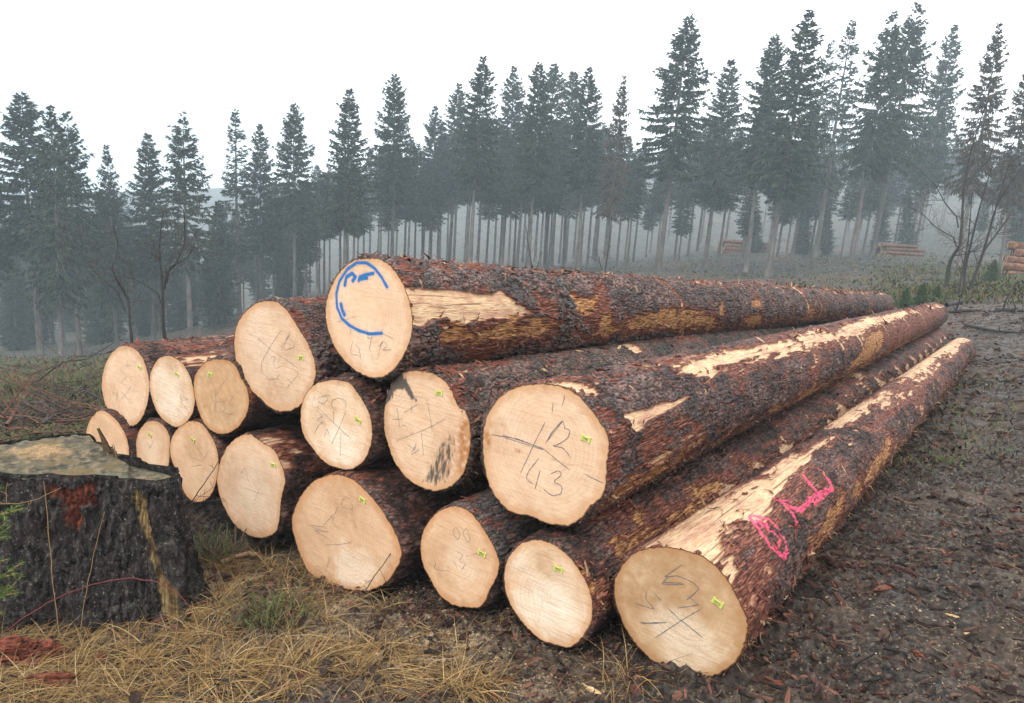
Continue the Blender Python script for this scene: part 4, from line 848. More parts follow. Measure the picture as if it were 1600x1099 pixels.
sky_x = [0, 60, 200, 300, 400, 500, 600, 700, 800, 900, 1000, 1100, 1200, 1300, 1400, 1500, 1600]
sky_y = [300, 290, 290, 330, 290, 250, 210, 190, 175, 185, 200, 150, 140, 150, 140, 170, 190]
bas_y = [525, 520, 505, 480, 455, 440, 425, 418, 412, 410, 408, 402, 400, 396, 392, 392, 392]
def back(n, x0, x1, z0, z1, protos, dy, label, group, low=0):
    for i in range(n):
        x = x0 + (x1 - x0) * (i + rng.random()) / n; z = rng.uniform(z0, z1); ty = np.interp(x, sky_x, sky_y) + rng.uniform(0, dy) + low; by = np.interp(x, sky_x, bas_y)
        plant_spruce('spruce_tree', int(rng.choice(protos)), (x - (by - ty) * .0002 * (x - 500), by), (x, ty), z, rng.uniform(.9, 1.25), label, group, rng.random() * 6.28)
back(40, -40, 480, 54, 80, (1, 2, 5, 8), 90, 'dim spruce in the dark wood behind the left front row', 'spruces in the dark wood on the left')
back(60, 480, 1010, 58, 95, (6, 6, 2, 6), 60, 'thin trunked foggy spruce in the rows behind the topmost log', 'thin foggy spruces behind the middle front row')
back(48, 1010, 1640, 60, 115, (2, 6, 1, 2), 130, 'foggy spruce in the rows behind the right front trees', 'foggy spruces behind the right front trees')
for i, (x, y, ty, z) in enumerate([(1415, 398, 300, 66), (1375, 400, 305, 70), (1255, 400, 310, 72), (1290, 402, 322, 70), (1180, 400, 325, 78), (20, 520, 400, 52), (150, 520, 410, 58), (235, 510, 395, 60), (440, 480, 370, 62), (60, 520, 420, 60), (330, 500, 390, 60), (1590, 392, 260, 60)]):
    plant_spruce('young_spruce', 5, (x, y), (x + 4, ty), z, 1.3, 'dark young spruce growing low between the forest trunks', 'young spruces under the forest', i * 1.1)

# ------------------------------------------------------------------ bare trees
BARE = plain('dark_wet_bark', (.035, .03, .027), .8, .3, .5, 30)
BARE_L = plain('grey_twig_bark', (.062, .050, .044), .85, .2, .5, 30)
def twigs_from(P, R, n, L, rng, depth=2, up=.5, spread=.9, u0=.25, tr=.5, rmin=.0022):
    """side branches of one stem polyline, recursively"""
    out = []; P = np.asarray(P); R = np.asarray(R)
    for u in np.sort(rng.uniform(u0, 1, n)):
        x = u * (len(P) - 1); i = min(int(x), len(P) - 2); p = P[i] + (P[i + 1] - P[i]) * (x - i); r = (R[i] + (R[i + 1] - R[i]) * (x - i)) * tr; d = unit(P[i + 1] - P[i])
        s = rng.normal(0, 1, 3); s -= d * (s @ d); s = unit(s); dv = unit(d * rng.uniform(.2, .8) + s * spread + np.array([0, 0, up * rng.random()])); l = L * rng.uniform(.4, 1.1) * (1.25 - u * .7)
        q = [p]; 
        for k in range(5): dv = unit(dv + rng.normal(0, .13, 3) + np.array([0, 0, .08 * up])); q.append(q[-1] + dv * l / 5)
        rr_ = np.linspace(max(r, rmin * 1.3), rmin, 6); out.append((np.array(q), rr_))
        if depth > 1: out += twigs_from(q, rr_, max(2, int(n * .45)), l * .55, rng, depth - 1, up, spread, .2, .6, rmin)
    return out
def bare_tree(label, stems, z, rng, n, L, up=.5, mat=BARE, mat2=BARE_L, depth=3, name='bare_tree'):
    b = at(*stems[0][0][0], z); root = empty(name, (b[0], b[1], hz(b[0], b[1]))); tag(root, label, 'tree'); o = np.array(root.location); tw = []
    for pts, r0, r1 in stems:
        P = []
        for k, p in enumerate(pts):
            v = ray(*p); P.append(CAM + v * (b[1] / v[1]) + np.array([0, rng.normal(0, .12) * (k > 0), 0]))
        P = np.array(P); m = 14; t0 = np.linspace(0, 1, len(P)); P = np.stack([np.interp(np.linspace(0, 1, m), t0, P[:, k]) for k in range(3)], 1); P[0][2] -= .2
        R = np.linspace(r0, r1, m); v, f = tubes([(P - o, R)], 7); obj('stem', mesh('stem', v, [f], mat, True), root); tw += [(q - o, rr_) for q, rr_ in twigs_from(P, R, n, L, rng, depth, up)]
    v, f = tubes(tw, 3); x = obj('twigs', mesh('twigs', v, [f], mat2, True), root); x['kind'] = 'stuff'
rng = np.random.default_rng(9)
bare_tree('bare dark tree with one crooked stem forking upward at the roadside', [([(1478,452),(1484,410),(1495,380),(1508,300),(1520,240),(1538,165)], .058, .012), ([(1500,345),(1478,318),(1458,290),(1440,262)], .02, .006), ([(1497,375),(1468,358),(1442,335),(1420,322)], .018, .006), ([(1512,285),(1540,250),(1560,215)], .022, .006)], 21, rng, 14, 1.1)
bare_tree('bare many-stemmed tree leaning right beside the dark crooked one', [([(1506,462),(1514,420),(1528,330),(1545,255)], .042, .009), ([(1512,460),(1532,400),(1550,340),(1574,255)], .046, .009), ([(1498,455),(1516,380),(1522,300)], .03, .007), ([(1535,395),(1556,362),(1578,335)], .028, .008), ([(1550,340),(1572,300),(1590,262)], .02, .006)], 19, rng, 14, 1.0)
bare_tree('thin bare sapling left of the forked one, rising behind the upper left logs', [([(207,545),(203,500),(195,468),(188,420),(185,385),(186,350)], .022, .005), ([(194,465),(160,430),(130,400),(105,370)], .010, .003)], 11, rng, 9, .7, .3)
bare_tree('forked bare sapling standing behind the upper left logs', [([(260,545),(258,505),(257,455),(254,420),(250,385),(256,330)], .03, .006), ([(256,430),(272,415),(285,380),(290,330),(277,310)], .014, .004), ([(260,420),(290,405),(312,380)], .011, .003), ([(255,465),(225,440),(205,425),(165,395)], .010, .003)], 10.5, rng, 9, .65, .3)
bare_tree('small twiggy bush in front of the distant trunks above the topmost log', [([(832,424),(826,385),(822,355)], .03, .008), ([(838,424),(845,395)], .02, .006)], 26, rng, 5, .5, .5, name='bare_bush')
bare_tree('small bare bush rising over the topmost log below the ragged spruce', [([(945,428),(950,390),(955,350)], .025, .007), ([(942,428),(930,385)], .02, .006)], 26, rng, 5, .5, .5, name='bare_bush')

# ------------------------------------------------------------------ ground cover, litter, branches
def blades(P, L, wd_, rng, lean, wind=(0, 0), segs=5, flop=0.):
    """stems leaving the ground at an angle; flop bends them over until the tip comes back down"""
    n = len(P); a = rng.random(n) * 6.283; d = np.stack([np.cos(a), np.sin(a)], 1) + np.array(wind); d = unit(d)
    el = np.clip(1.45 - lean, .12, 1.5); u = np.linspace(0, 1, segs + 1); fl = flop * rng.uniform(.5, 1.15, n)
    hor = np.cos(el)[:, None] * u[None] + .35 * fl[:, None] * u[None] ** 2; zz = np.sin(el)[:, None] * (u[None] - fl[:, None] * u[None] ** 2)
    kink = rng.normal(0, .10, (n, 1)) * u[None] ** 2
    Q = np.stack([P[:, None, 0] + L[:, None] * (hor * d[:, :1] - kink * d[:, 1:]), P[:, None, 1] + L[:, None] * (hor * d[:, 1:] + kink * d[:, :1]), P[:, None, 2] + np.maximum(L[:, None] * zz, .002 - .012 * u[None])], -1)
    W_ = wd_[:, None] * np.array([.8, 1, .9, .7, .45, .12])[None, :segs + 1]
    side = np.stack([-d[:, 1], d[:, 0], rng.normal(0, .4, n)], 1)
    return strips(Q, W_, unit(side))
def scatter_px(n, x0, x1, y0, y1, rng):
    x = rng.uniform(x0, x1, n); y = rng.uniform(y0, y1, n); out = []
    v = FW[None] + RT[None] * ((x - W / 2) / F)[:, None] - UP[None] * ((y - H / 2) / F)[:, None]
    t = np.geomspace(1.6, 120, 240); best = np.full(n, 120.); done = np.zeros(n, bool)
    for tk in t:
        q = CAM + v * tk; k = (~done) & (q[:, 2] < base_height(q[:, 0], q[:, 1])); best[k] = tk; done |= k
    q = CAM + v * best[:, None]; q[:, 2] = height(q[:, 0], q[:, 1]); return q
STRAW = island_mat('dry_grass_blades', [(.28, .165, .06), (.42, .28, .11), (.10, .05, .022), (.50, .37, .19), (.20, .12, .045), (.20, .11, .04), (.38, .21, .075), (.06, .035, .02), (.24, .14, .05), (.46, .30, .13)])
GREENB = island_mat('green_ground_blades', [(.03, .05, .016), (.08, .115, .032), (.05, .05, .018), (.13, .14, .055), (.04, .065, .024), (.12, .06, .03), (.17, .12, .06), (.05, .08, .028), (.10, .13, .04), (.10, .055, .03), (.07, .09, .03), (.15, .10, .06), (.04, .03, .022)])
LITTER = island_mat('bark_litter_flakes', [(.02, .011, .010), (.055, .026, .02), (.11, .042, .03), (.03, .024, .021), (.23, .095, .065), (.07, .05, .04), (.035, .027, .024), (.012, .010, .010), (.028, .024, .022), (.06, .024, .018), (.02, .018, .017)])
CHIP = island_mat('pale_wood_chips', [(.45, .3, .17), (.6, .43, .26), (.35, .22, .12), (.7, .54, .36), (.25, .16, .09)])
TWIGM = island_mat('twigs_and_needles', [(.05, .032, .02), (.10, .065, .04), (.03, .022, .018), (.24, .17, .1), (.05, .028, .02), (.02, .015, .012)])
rng = np.random.default_rng(21)
pts = []
def clump(n, cx, cy, spread, N):
    c = scatter_px(1, cx, cx + .01, cy, cy + .01, rng)[0]; q = np.c_[rng.normal(c[0], spread, n), rng.normal(c[1], spread, n), np.zeros(n)]; q[:, 2] = height(q[:, 0], q[:, 1]); return q
for (x0, x1, y0, y1, m) in [(0, 330, 1000, 1120, 26), (300, 480, 900, 1080, 14), (330, 620, 930, 1099, 8), (480, 640, 960, 1099, 3), (300, 420, 880, 960, 8), (440, 570, 890, 935, 9), (600, 760, 1060, 1099, 3), (-120, 30, 980, 1110, 10), (840, 1000, 1060, 1099, 2)]:
    for i in range(m): pts.append(clump(int(rng.integers(30, 100)), rng.uniform(x0, x1), rng.uniform(y0, y1), rng.uniform(.012, .06), 0))
P = np.concatenate(pts); L = rng.uniform(.08, .34, len(P)) * rng.uniform(.6, 1, len(P)); w0 = rng.normal(0, .25, 2)
mat_ = np.concatenate([scatter_px(8000, -20, 420, 940, 1120, rng), scatter_px(4200, 300, 640, 880, 1099, rng), scatter_px(900, 600, 800, 960, 1099, rng)]); cm = fbm(mat_[:, 0] * 4, mat_[:, 1] * 4, 0 * mat_[:, 0], 71, 3); mat_ = mat_[cm > np.where(project(mat_)[0] < 330, .43, .565)]
P = np.vstack([P, mat_]); L = np.r_[L, rng.uniform(.04, .2, len(mat_))]; ln_ = np.r_[rng.uniform(.35, 1.25, len(P) - len(mat_)), rng.uniform(1.1, 1.36, len(mat_))]
v, f = blades(P, L, rng.uniform(.0014, .0036, len(P)), rng, ln_, (.45, -.3), 5, .95)
tag(obj('dry_grass', mesh('dry_grass', v, [f], STRAW, False)), 'straw coloured dry grass flopped around the stump and logs', 'grass', kind='stuff')
P = np.concatenate([scatter_px(6000, -60, 190, 560, 705, rng), scatter_px(2600, 1380, 1620, 415, 475, rng), scatter_px(60, 300, 370, 870, 890, rng), scatter_px(1500, 900, 1600, 400, 455, rng), scatter_px(100, 380, 470, 960, 1010, rng), scatter_px(300, 1330, 1600, 600, 760, rng)])
dz = np.linalg.norm(P - CAM, axis=1); cl = fbm(P[:, 0] * .9, P[:, 1] * .9, 0 * dz, 3, 3); kk = (cl > .44) | ((rng.random(len(cl)) < .35)); P = P[kk]; dz = dz[kk]; cl = cl[kk]; cl = np.repeat(cl, 3)
P = np.repeat(P, 3, 0); dz = np.repeat(dz, 3); P[:, :2] += rng.normal(0, .01, (len(P), 2)) * dz[:, None]; P[:, 2] = height(P[:, 0], P[:, 1])
L = rng.uniform(.02, .06, len(P)) + dz * rng.uniform(.003, .016, len(P)) * (P[:, 0] < 2) * np.clip((cl - .42) * 9, .4, 2.2) + dz * .004
L = np.where(dz > 20, rng.uniform(.05, .26, len(L)), np.minimum(L, .30)); v, f = blades(P, L, .0012 + dz * rng.uniform(.0008, .0018, len(P)), rng, rng.uniform(.1, .8, len(P)), segs=3, flop=.3)
tag(obj('undergrowth', mesh('undergrowth', v, [f], GREENB, False)), 'low green and brown undergrowth on the clearing', 'undergrowth', kind='stuff')

bd = scatter_px(330, -60, 180, 592, 705, rng); bl = []
for p_ in bd:
    dq = np.linalg.norm(p_ - CAM); a_ = rng.normal(.1, .7) + (math.pi if rng.random() < .5 else 0); l_ = rng.uniform(.25, 1.0) * (.5 + dq / 14); u_ = np.linspace(0, 1, 5)[:, None]; d_ = np.array([math.cos(a_), math.sin(a_), rng.normal(.12, .2)])
    q_ = p_ + [0, 0, .05] + d_ * u_ * l_ + rng.normal(0, .03, (5, 3)) * l_; q_[:, 2] = np.maximum(q_[:, 2], p_[2] + .01); bl.append((q_, np.linspace(.007, .002, 5) * rng.uniform(.5, 1.6) * (.6 + dq / 16)))
bo = bl[0][0][0].copy(); v, f = tubes([(q_, r_) for q_, r_ in bl], 4)
tag(obj('brushwood', mesh('brushwood', v, [f], island_mat('brushwood_bark', [(.05, .035, .028), (.10, .06, .045), (.03, .022, .018), (.16, .07, .045), (.12, .09, .07), (.2, .09, .05)]), True)), 'tangled brown brushwood lying behind the stump', 'brushwood', kind='stuff')

def flakes(P, size, rng, asp=(.35, .9), tilt=.35, curl=.25):
    n = len(P); a = rng.random(n) * 6.283; ex = np.stack([np.cos(a), np.sin(a), rng.normal(0, tilt, n)], 1); nz_ = np.stack([rng.normal(0, tilt, n), rng.normal(0, tilt, n), np.ones(n)], 1); ey = unit(np.cross(nz_, ex)); nz_ = unit(np.cross(ex, ey))
    l = size; w_ = size * rng.uniform(*asp, n); k = 6; an = np.arange(k) / k * 6.283; Vs = []
    rj = rng.uniform(.6, 1.15, (n, k)); cx = np.cos(an) * rj; cy = np.sin(an) * rj
    top = P[:, None] + ex[:, None] * (cx * l[:, None])[..., None] * .5 + ey[:, None] * (cy * w_[:, None])[..., None] * .5 + nz_[:, None] * (curl * (cy ** 2) * w_[:, None] + .004)[..., None]
    ctr = (P + nz_ * .006)[:, None]; bot = top - nz_[:, None] * (size * .07 + .0015)[:, None, None]
    V = np.concatenate([top, bot, ctr], 1); b = (np.arange(n) * (2 * k + 1))[:, None]; i = np.arange(k)[None]; j = (np.arange(k) + 1)[None] % k
    return V.reshape(-1, 3), [np.stack([b + 0 * i + 2 * k, b + i, b + j], -1).reshape(-1, 3), np.stack([b + i, b + k + i, b + k + j, b + j], -1).reshape(-1, 4)]
near = np.concatenate([scatter_px(4800, 560, 1640, 760, 1120, rng), scatter_px(5200, 1150, 1640, 560, 900, rng), scatter_px(3600, 1380, 1640, 470, 620, rng), scatter_px(2200, 0, 620, 890, 1110, rng), scatter_px(1500, 300, 800, 870, 960, rng)])
cl = fbm(near[:, 0] * 1.5, near[:, 1] * 1.5, 0 * near[:, 0], 91, 3); near = near[cl + (rng.random(len(near)) - .5) * .3 > .45]
dz = np.linalg.norm(near - CAM, axis=1); sz = rng.uniform(.007, .022, len(near)) * (1 + (rng.random(len(near)) ** 6) * 2.2) * (.6 + dz * .13)
bigp = np.concatenate([scatter_px(130, 1150, 1640, 620, 1110, rng), scatter_px(70, 600, 1150, 950, 1110, rng), scatter_px(130, 0, 600, 900, 1110, rng) + np.array([0, 0, .025]), scatter_px(60, 1350, 1640, 480, 640, rng)]); near = np.vstack([near, bigp]); sz = np.r_[sz, rng.uniform(.03, .075, len(bigp)) * (.75 + .05 * np.linalg.norm(bigp - CAM, axis=1))]
V, fs = flakes(near, sz, rng, (.25, .8), .4, .35); tag(obj('bark_litter', mesh('bark_litter', V, fs, LITTER, False)), 'red-brown bark flakes littering the muddy ground', 'bark litter', kind='stuff')
ctp = []
for (xa, ya), (xb, yb), m_, wdt_ in [((1185, 1062), (1512, 585), 900, .13), ((640, 960), (1000, 1045), 420, .12), ((430, 905), (640, 945), 200, .1), ((900, 1010), (1010, 1000), 120, .1)]:
    A_, B_ = ground_at(xa, ya), ground_at(xb, yb); u_ = rng.random((m_, 1)) ** 1.5; q_ = A_ + (B_ - A_) * u_ + rng.normal(0, wdt_, (m_, 3)) * (.7 + u_); q_[:, 2] = height(q_[:, 0], q_[:, 1]) + rng.uniform(0, .03, m_); ctp.append(q_)
ctp = np.concatenate(ctp); dz = np.linalg.norm(ctp - CAM, axis=1)
V, fs = flakes(ctp, rng.uniform(.012, .045, len(ctp)) * (.6 + dz * .12), rng, (.15, .7), .5, .4); tag(obj('fallen_bark', mesh('fallen_bark', V, fs, LITTER, False)), 'bark scraps heaped along the foot of the stack', 'bark litter', kind='stuff')
lst = np.concatenate([scatter_px(420, 1150, 1640, 560, 1110, rng), scatter_px(140, 560, 1150, 940, 1110, rng)]); dz = np.linalg.norm(lst - CAM, axis=1)
V, fs = flakes(lst, rng.uniform(.05, .15, len(lst)) * (.7 + dz * .06), rng, (.06, .18), .25, .6); tag(obj('bark_strands', mesh('bark_strands', V, fs, LITTER, False)), 'long thin bark strands lying on the mud', 'bark litter', kind='stuff')
p2 = np.concatenate([scatter_px(2600, 560, 1000, 900, 1099, rng), scatter_px(1500, 300, 700, 870, 1050, rng), scatter_px(900, 1150, 1640, 500, 1099, rng)]); cl = fbm(p2[:, 0] * 3, p2[:, 1] * 3, 0 * p2[:, 0], 13, 3); p2 = p2[cl + rng.random(len(p2)) * .25 > .58]; dz = np.linalg.norm(p2 - CAM, axis=1)
V, fs = flakes(p2, rng.uniform(.004, .012, len(p2)) * (1 + 1.5 * (rng.random(len(p2)) > .93)) * (.6 + dz * .13), rng, (.15, .5)); tag(obj('wood_chips', mesh('wood_chips', V, fs, CHIP, False)), 'pale sawdust and small wood chips strewn before the logs', 'wood chips', kind='stuff')
p3 = np.concatenate([scatter_px(2600, 560, 1640, 820, 1120, rng), scatter_px(2400, 1180, 1640, 480, 900, rng), scatter_px(1500, 0, 600, 880, 1110, rng), scatter_px(2600, -40, 190, 590, 710, rng)]); n = len(p3); dz = np.linalg.norm(p3 - CAM, axis=1); a = rng.random(n) * 6.283; L = rng.uniform(.02, .075, n) * (.5 + dz * .16) * (1 + 1.5 * (rng.random(n) > .95)); d = np.stack([np.cos(a), np.sin(a), rng.normal(0, .12, n)], 1); u = np.linspace(-.5, .5, 4)
Q = p3[:, None] + d[:, None] * u[None, :, None] * L[:, None, None] + rng.normal(0, .05, (n, 4, 3)) * L[:, None, None]; Q[..., 2] = np.maximum(Q[..., 2], p3[:, 2:3]) + .006
v, f = strips(Q, (rng.uniform(.0012, .003, n) * (.5 + dz * .2))[:, None] * np.ones((1, 4)), unit(np.stack([-d[:, 1], d[:, 0], rng.normal(0, .5, n)], 1)))
tag(obj('twig_litter', mesh('twig_litter', v, [f], TWIGM, False)), 'fine twigs, needles and stalks scattered over the mud', 'twig litter', kind='stuff')

def stick(label, pts, r0, r1, mat=BARE, lift=0., z=None, name='dead_branch', cat='branch', ntw=0, group=None, seed=0, L=.4):
    rng = np.random.default_rng(seed + 300); P = []
    for p in pts:
        if z is not None: q = at(p[0], p[1], z if np.isscalar(z) else np.interp(p[0], z[0], z[1]))
        else: q = ground_at(*p[:2]); q[2] = hz(q[0], q[1]) + lift + (p[2] if len(p) > 2 else 0)
        P.append(q)
    P = np.array(P); m = max(8, 4 * len(P)); t0 = np.linspace(0, 1, len(P)); tm = np.linspace(0, 1, m); P = np.stack([np.interp(tm, t0, P[:, k]) for k in range(3)], 1); 
    for _ in range(2): P[1:-1] = (P[:-2] + 2 * P[1:-1] + P[2:]) / 4
    P += rng.normal(0, .004 if r0 > .01 else .0012, P.shape); o = P[0].copy(); R = np.linspace(r0, r1, m); ls = [(P - o, R)]
    if ntw: ls += [(a - o, b) for a, b in twigs_from(P, R, ntw, L, rng, 2, .2, .9, .1, .5, .0008 if r0 < .01 else .0022)]
    v, f = tubes(ls, 6); x = obj(name, mesh(name, v, [f], mat, True), None, o); tag(x, label, cat, group); return x
c8 = lambda *p: crop(0, 480, 4.58, p)
GB = 'dead branches lying in the left brush'
EXTRA = [('brown dead branch low behind the stump, pointing at the lowest left log', c8((300,930),(430,850),(600,800)), .02), ('dead brown branch nearest the stump top at the left edge', c8((-30,860),(70,880),(200,850)), .024), ('forked brown branch poking up between the brush and the stump', c8((330,900),(380,780),(400,700)), .014)]
for i, (lab, p, r) in enumerate(EXTRA + [('long grey dead branch lying level in the brush, touching the left edge', c8((-60,765),(150,762),(300,775),(440,870)), .028), ('dead branch rising from the brush to the second log row', c8((440,660),(560,655),(680,690),(745,740)), .022), ('short dead branch behind the left end of the stack', c8((520,700),(610,645),(730,590)), .02),
      ('reddish dead branch pointing up and right just over the stump top', c8((60,950),(120,830),(210,690)), .022), ('thin dead branch crossing the brush below the long grey one', c8((-40,930),(150,880),(310,815)), .018), ('dark dead branch with side twigs at the middle of the left brush', c8((180,770),(300,820),(430,870)), .02), ('dead branch with twigs reaching toward the orange cut spot', c8((100,540),(280,590),(370,640)), .016)]):
    stick(lab, p, r, r * .4, BARE_L if i not in (1, 6) else plain('reddish_branch_bark', (.13, .055, .04)), .12, ntw=7, group=GB, seed=i, L=.7)
c9 = lambda *p: crop(1300, 380, 4.997, p)
for i, (lab, p, r) in enumerate([('dark fallen branch on the road beyond the stack, farthest right', c9((1270,540),(1400,548),(1560,562)), .05), ('dark fallen branch lying behind the thin end of the 12 43 log', c9((880,570),(980,565),(1150,575)), .05), ('long dark fallen branch across the road behind the pink marked log', c9((1040,660),(1250,690),(1560,722)), .035), ('fallen branch with twigs at the foot of the bare trees', c9((890,500),(1020,450),(1190,390)), .05)]):
    stick(lab, p, r, r * .4, BARE, .04, ntw=6, seed=20 + i, L=.6, group='fallen branches on the road')
stick('peeled brown stick lying behind the stump under the logs', [(345,892),(375,884),(404,877)], .014, .011, plain('peeled_stick', (.3, .17, .1)), .03, seed=31)
STRK = plain('dry_stalk', (.26, .16, .075), .8, .2, .4, 40); REDB = plain('red_bramble', (.14, .028, .03), .6, .3, .4, 40)
stick('red bramble cane arching across the front of the stump', [(10,985),(60,950),(100,929),(150,911),(200,903),(245,908),(275,925),(300,950)], .0022, .0015, REDB, z=3.0, name='bramble_cane', cat='bramble', seed=40)
stick('upright dry stalk before the red patch of the stump', [(68,752),(73,800),(79,870),(85,935),(93,995)], .0012, .0016, STRK, z=3.08, name='dry_stalk', cat='stalk', seed=41)
stick('thin dry stalk leaning before the middle of the stump', [(163,800),(150,850),(140,900),(132,940),(126,985)], .001, .0014, STRK, z=3.06, name='dry_stalk', cat='stalk', seed=42)
stick('bare twig sticking out before the stump under its left rim', [(95,762),(60,780),(25,788),(-20,787)], .001, .0014, STRK, z=3.06, name='dry_twig', cat='twig', seed=43, ntw=3, L=.12)
stick('dark thorny shoot in front of the long oval cut end by the stump', [(290,800),(310,768),(330,740),(352,705)], 0.0035, .0015, plain('dark_shoot', (.06, .025, .022)), z=3.9, name='bramble_cane', cat='bramble', seed=44, ntw=4, L=.15)
stick('dark red shoot growing from the hollow right of the stump', [(290,802),(312,825),(328,860),(338,905),(345,960)], .0022, .003, plain('dark_red_shoot', (.08, .028, .025)), z=3.7, name='bramble_cane', cat='bramble', seed=45, ntw=5, L=.12)
stick('thin forked twig leaning on the widest ground log', [(624,848),(600,880),(582,905),(570,925)], .0016, .0025, BARE, z=3.42, name='dry_twig', cat='twig', seed=46, ntw=2, L=.1)

# spruce sapling reaching in at the left edge
sap = empty('spruce_sapling', (0, 0, 0)); b = ground_at(-80, 1230); b[2] = hz(b[0], b[1]); sap.location = b; tag(sap, 'small green spruce sapling whose twigs reach in beside the stump', 'sapling')
zz_ = float((b - CAM) @ FW); st = np.array([b + (at(-75, y, zz_) - b) * np.array([1, 0, 1]) for y in (1230, 1080, 960, 850, 760)]); ls = [(st - b, np.linspace(.009, .003, 5))]; nd_p, nd_d = [], []
rng = np.random.default_rng(3)
for (sy, ex, ey) in [(830, 36, 795), (800, -5, 772), (860, 12, 838), (925, 24, 897), (945, 32, 926), (900, -6, 880), (960, -10, 965)]:
    p0 = b + (at(-75, sy, zz_) - b) * 1.0 * np.array([1, 0, 1]); p1 = at(ex, ey, zz_ - .12); u = np.linspace(0, 1, 7)[:, None]; P = p0 + (p1 - p0) * u + np.array([0, 0, .02]) * np.sin(u * 3.14); ls.append((P - b, np.linspace(.004, .0015, 7)))
    tw = [(P, 1.)] + [(P[k] + (unit(P[-1] - P[0]) * .5 + np.array([rng.normal(0, .2), s_ * .6, rng.normal(0, .35)])) * np.linspace(0, .07, 5)[:, None], 1.) for k in (2, 3, 4, 5) for s_ in (-1, 1)]
    for Q, _ in tw:
        m = int(np.linalg.norm(Q[-1] - Q[0]) / .0011); uu = rng.random(m) * (len(Q) - 1); i = np.minimum(uu.astype(int), len(Q) - 2); pp = Q[i] + (Q[i + 1] - Q[i]) * (uu - i)[:, None]; nd_p.append(pp - b); nd_d.append(unit(unit(Q[-1] - Q[0]) * .7 + rng.normal(0, .6, (m, 3))))
        ls.append((Q - b, np.full(len(Q), .0013)))
v, f = tubes(ls, 4); obj('stem', mesh('stem', v, [f], STRK, True), sap)
nd_p, nd_d = np.concatenate(nd_p), np.concatenate(nd_d); Q = nd_p[:, None] + nd_d[:, None] * np.array([0, .007, .014])[None, :, None]
v, f = strips(Q, np.repeat(np.array([[.0016, .0018, .0006]]), len(Q), 0), unit(np.cross(nd_d, rng.normal(0, 1, nd_d.shape))))
x = obj('needles', mesh('needles', v, [f], island_mat('sapling_needles', [(.07, .13, .025), (.1, .17, .035), (.14, .2, .05), (.06, .1, .03)]), False), sap); x['kind'] = 'stuff'
# low young spruces beside the thin end of the topmost log
YS = spruce_meshes(33, .02, 5.5, .7, .2, mat=YOUNG, tw=1.15, trunk_r=.15)
for i, (x, y, h_, z, lab) in enumerate([(1412, 478, 33, 16.5, 'low bushy green spruce touching the thin end of the topmost log'), (1438, 472, 36, 17.5, 'tallest of the low bushy green spruces past the topmost log'), (1462, 468, 24, 18.5, 'low bushy green spruce at the foot of the bare crooked tree'), (1395, 470, 18, 18, 'smallest low green spruce peeking over the end of the topmost log'), (1545, 448, 34, 24, 'scrubby low spruce right of the many-stemmed bare tree'), (1480, 440, 22, 27, 'scrubby low spruce behind the crooked bare tree')]):
    B = at(x, y, z); B[2] = hz(B[0], B[1]); h = h_ / F * z * 1.15; r = empty('young_spruce', B); r.scale = (h / 20 * 2.1, h / 20 * 2.1, h / 20 * 1.0); r.rotation_euler = (0, 0, i * 1.3); tag(r, lab, 'young tree', 'low green spruces past the stack'); obj('trunk', YS[1], r); obj('crown', YS[0], r)

# red rotten wood and larger bark pieces
def lump(name, label, cat, px, py, dims, rot, mat, seed, amp=.35, lift=.3):
    n1, n2 = 90, 140; a = np.linspace(.02, math.pi - .02, n1); b = np.linspace(0, 6.2832, n2 + 1)[:-1]; A_, B_ = np.meshgrid(a, b, indexing='ij'); d = np.stack([np.cos(A_), np.sin(A_) * np.cos(B_), np.sin(A_) * np.sin(B_)], -1).reshape(-1, 3)
    n = fbm(d[:, 0] * 1.2 + seed, d[:, 1] * 4, d[:, 2] * 4, seed, 4); n_ = fbm(d[:, 0] * 3 + seed, d[:, 1] * 14, d[:, 2] * 14, seed, 3); V = d * np.array(dims) * (.75 + amp * 2 * (n - .5) + .5 * (n_ - .5) + .5 * (fbm(d[:, 0] * 7 + seed, d[:, 1] * 34, d[:, 2] * 34, seed, 3) - .5))[:, None]; V[:, 0] *= 1 + .4 * (vnoise(d[:, 1] * 5, d[:, 2] * 5, 0 * d[:, 0], seed) - .5)
    c_, s_ = math.cos(rot), math.sin(rot); V = np.c_[V[:, 0] * c_ - V[:, 1] * s_, V[:, 0] * s_ + V[:, 1] * c_, V[:, 2]]
    p = ground_at(px, py); p[2] = hz(p[0], p[1]) + dims[2] * lift; x = obj(name, mesh(name, V, [grid_faces(n1, n2, True), np.arange(n2)[None], ((n1 - 1) * n2 + np.arange(n2))[None, ::-1]], mat, True), None, p); tag(x, label, cat)
g = G('red_rotten_wood'); f_ = g.noise(60, 5, g.mapped((.25, 1, 1))); g.bump(f_, .9, .012); ROT = g.out(g.ramp(f_, [(.32, (.02, .007, .005)), (.5, (.14, .038, .022)), (.68, (.30, .10, .06))]), .85, .2)
g = G('dark_bark_strip'); f_ = g.noise(70, 5, g.mapped((.3, 1, 1))); g.bump(f_, .9, .01); BST = g.out(g.ramp(f_, [(.3, (.015, .01, .009)), (.52, (.06, .024, .018)), (.72, (.18, .065, .045))]), .7, .3)
lump('rotten_wood_chunk', 'crumbly red rotten wood at the left edge below the stump', 'rotten wood', 22, 1040, (.15, .07, .10), .2, ROT, 3, .5, .45)
lump('rotten_wood_chunk', 'reddish rotten wood piece right of the crumbly chunk at the stump foot', 'rotten wood', 78, 1032, (.09, .05, .06), -.3, ROT, 4, .5, .5)
lump('rotten_wood_chunk', 'dark red bark slab lying in the dry grass near the bottom edge', 'bark slab', 88, 1082, (.11, .04, .035), .1, ROT, 5, .35, 1.1)
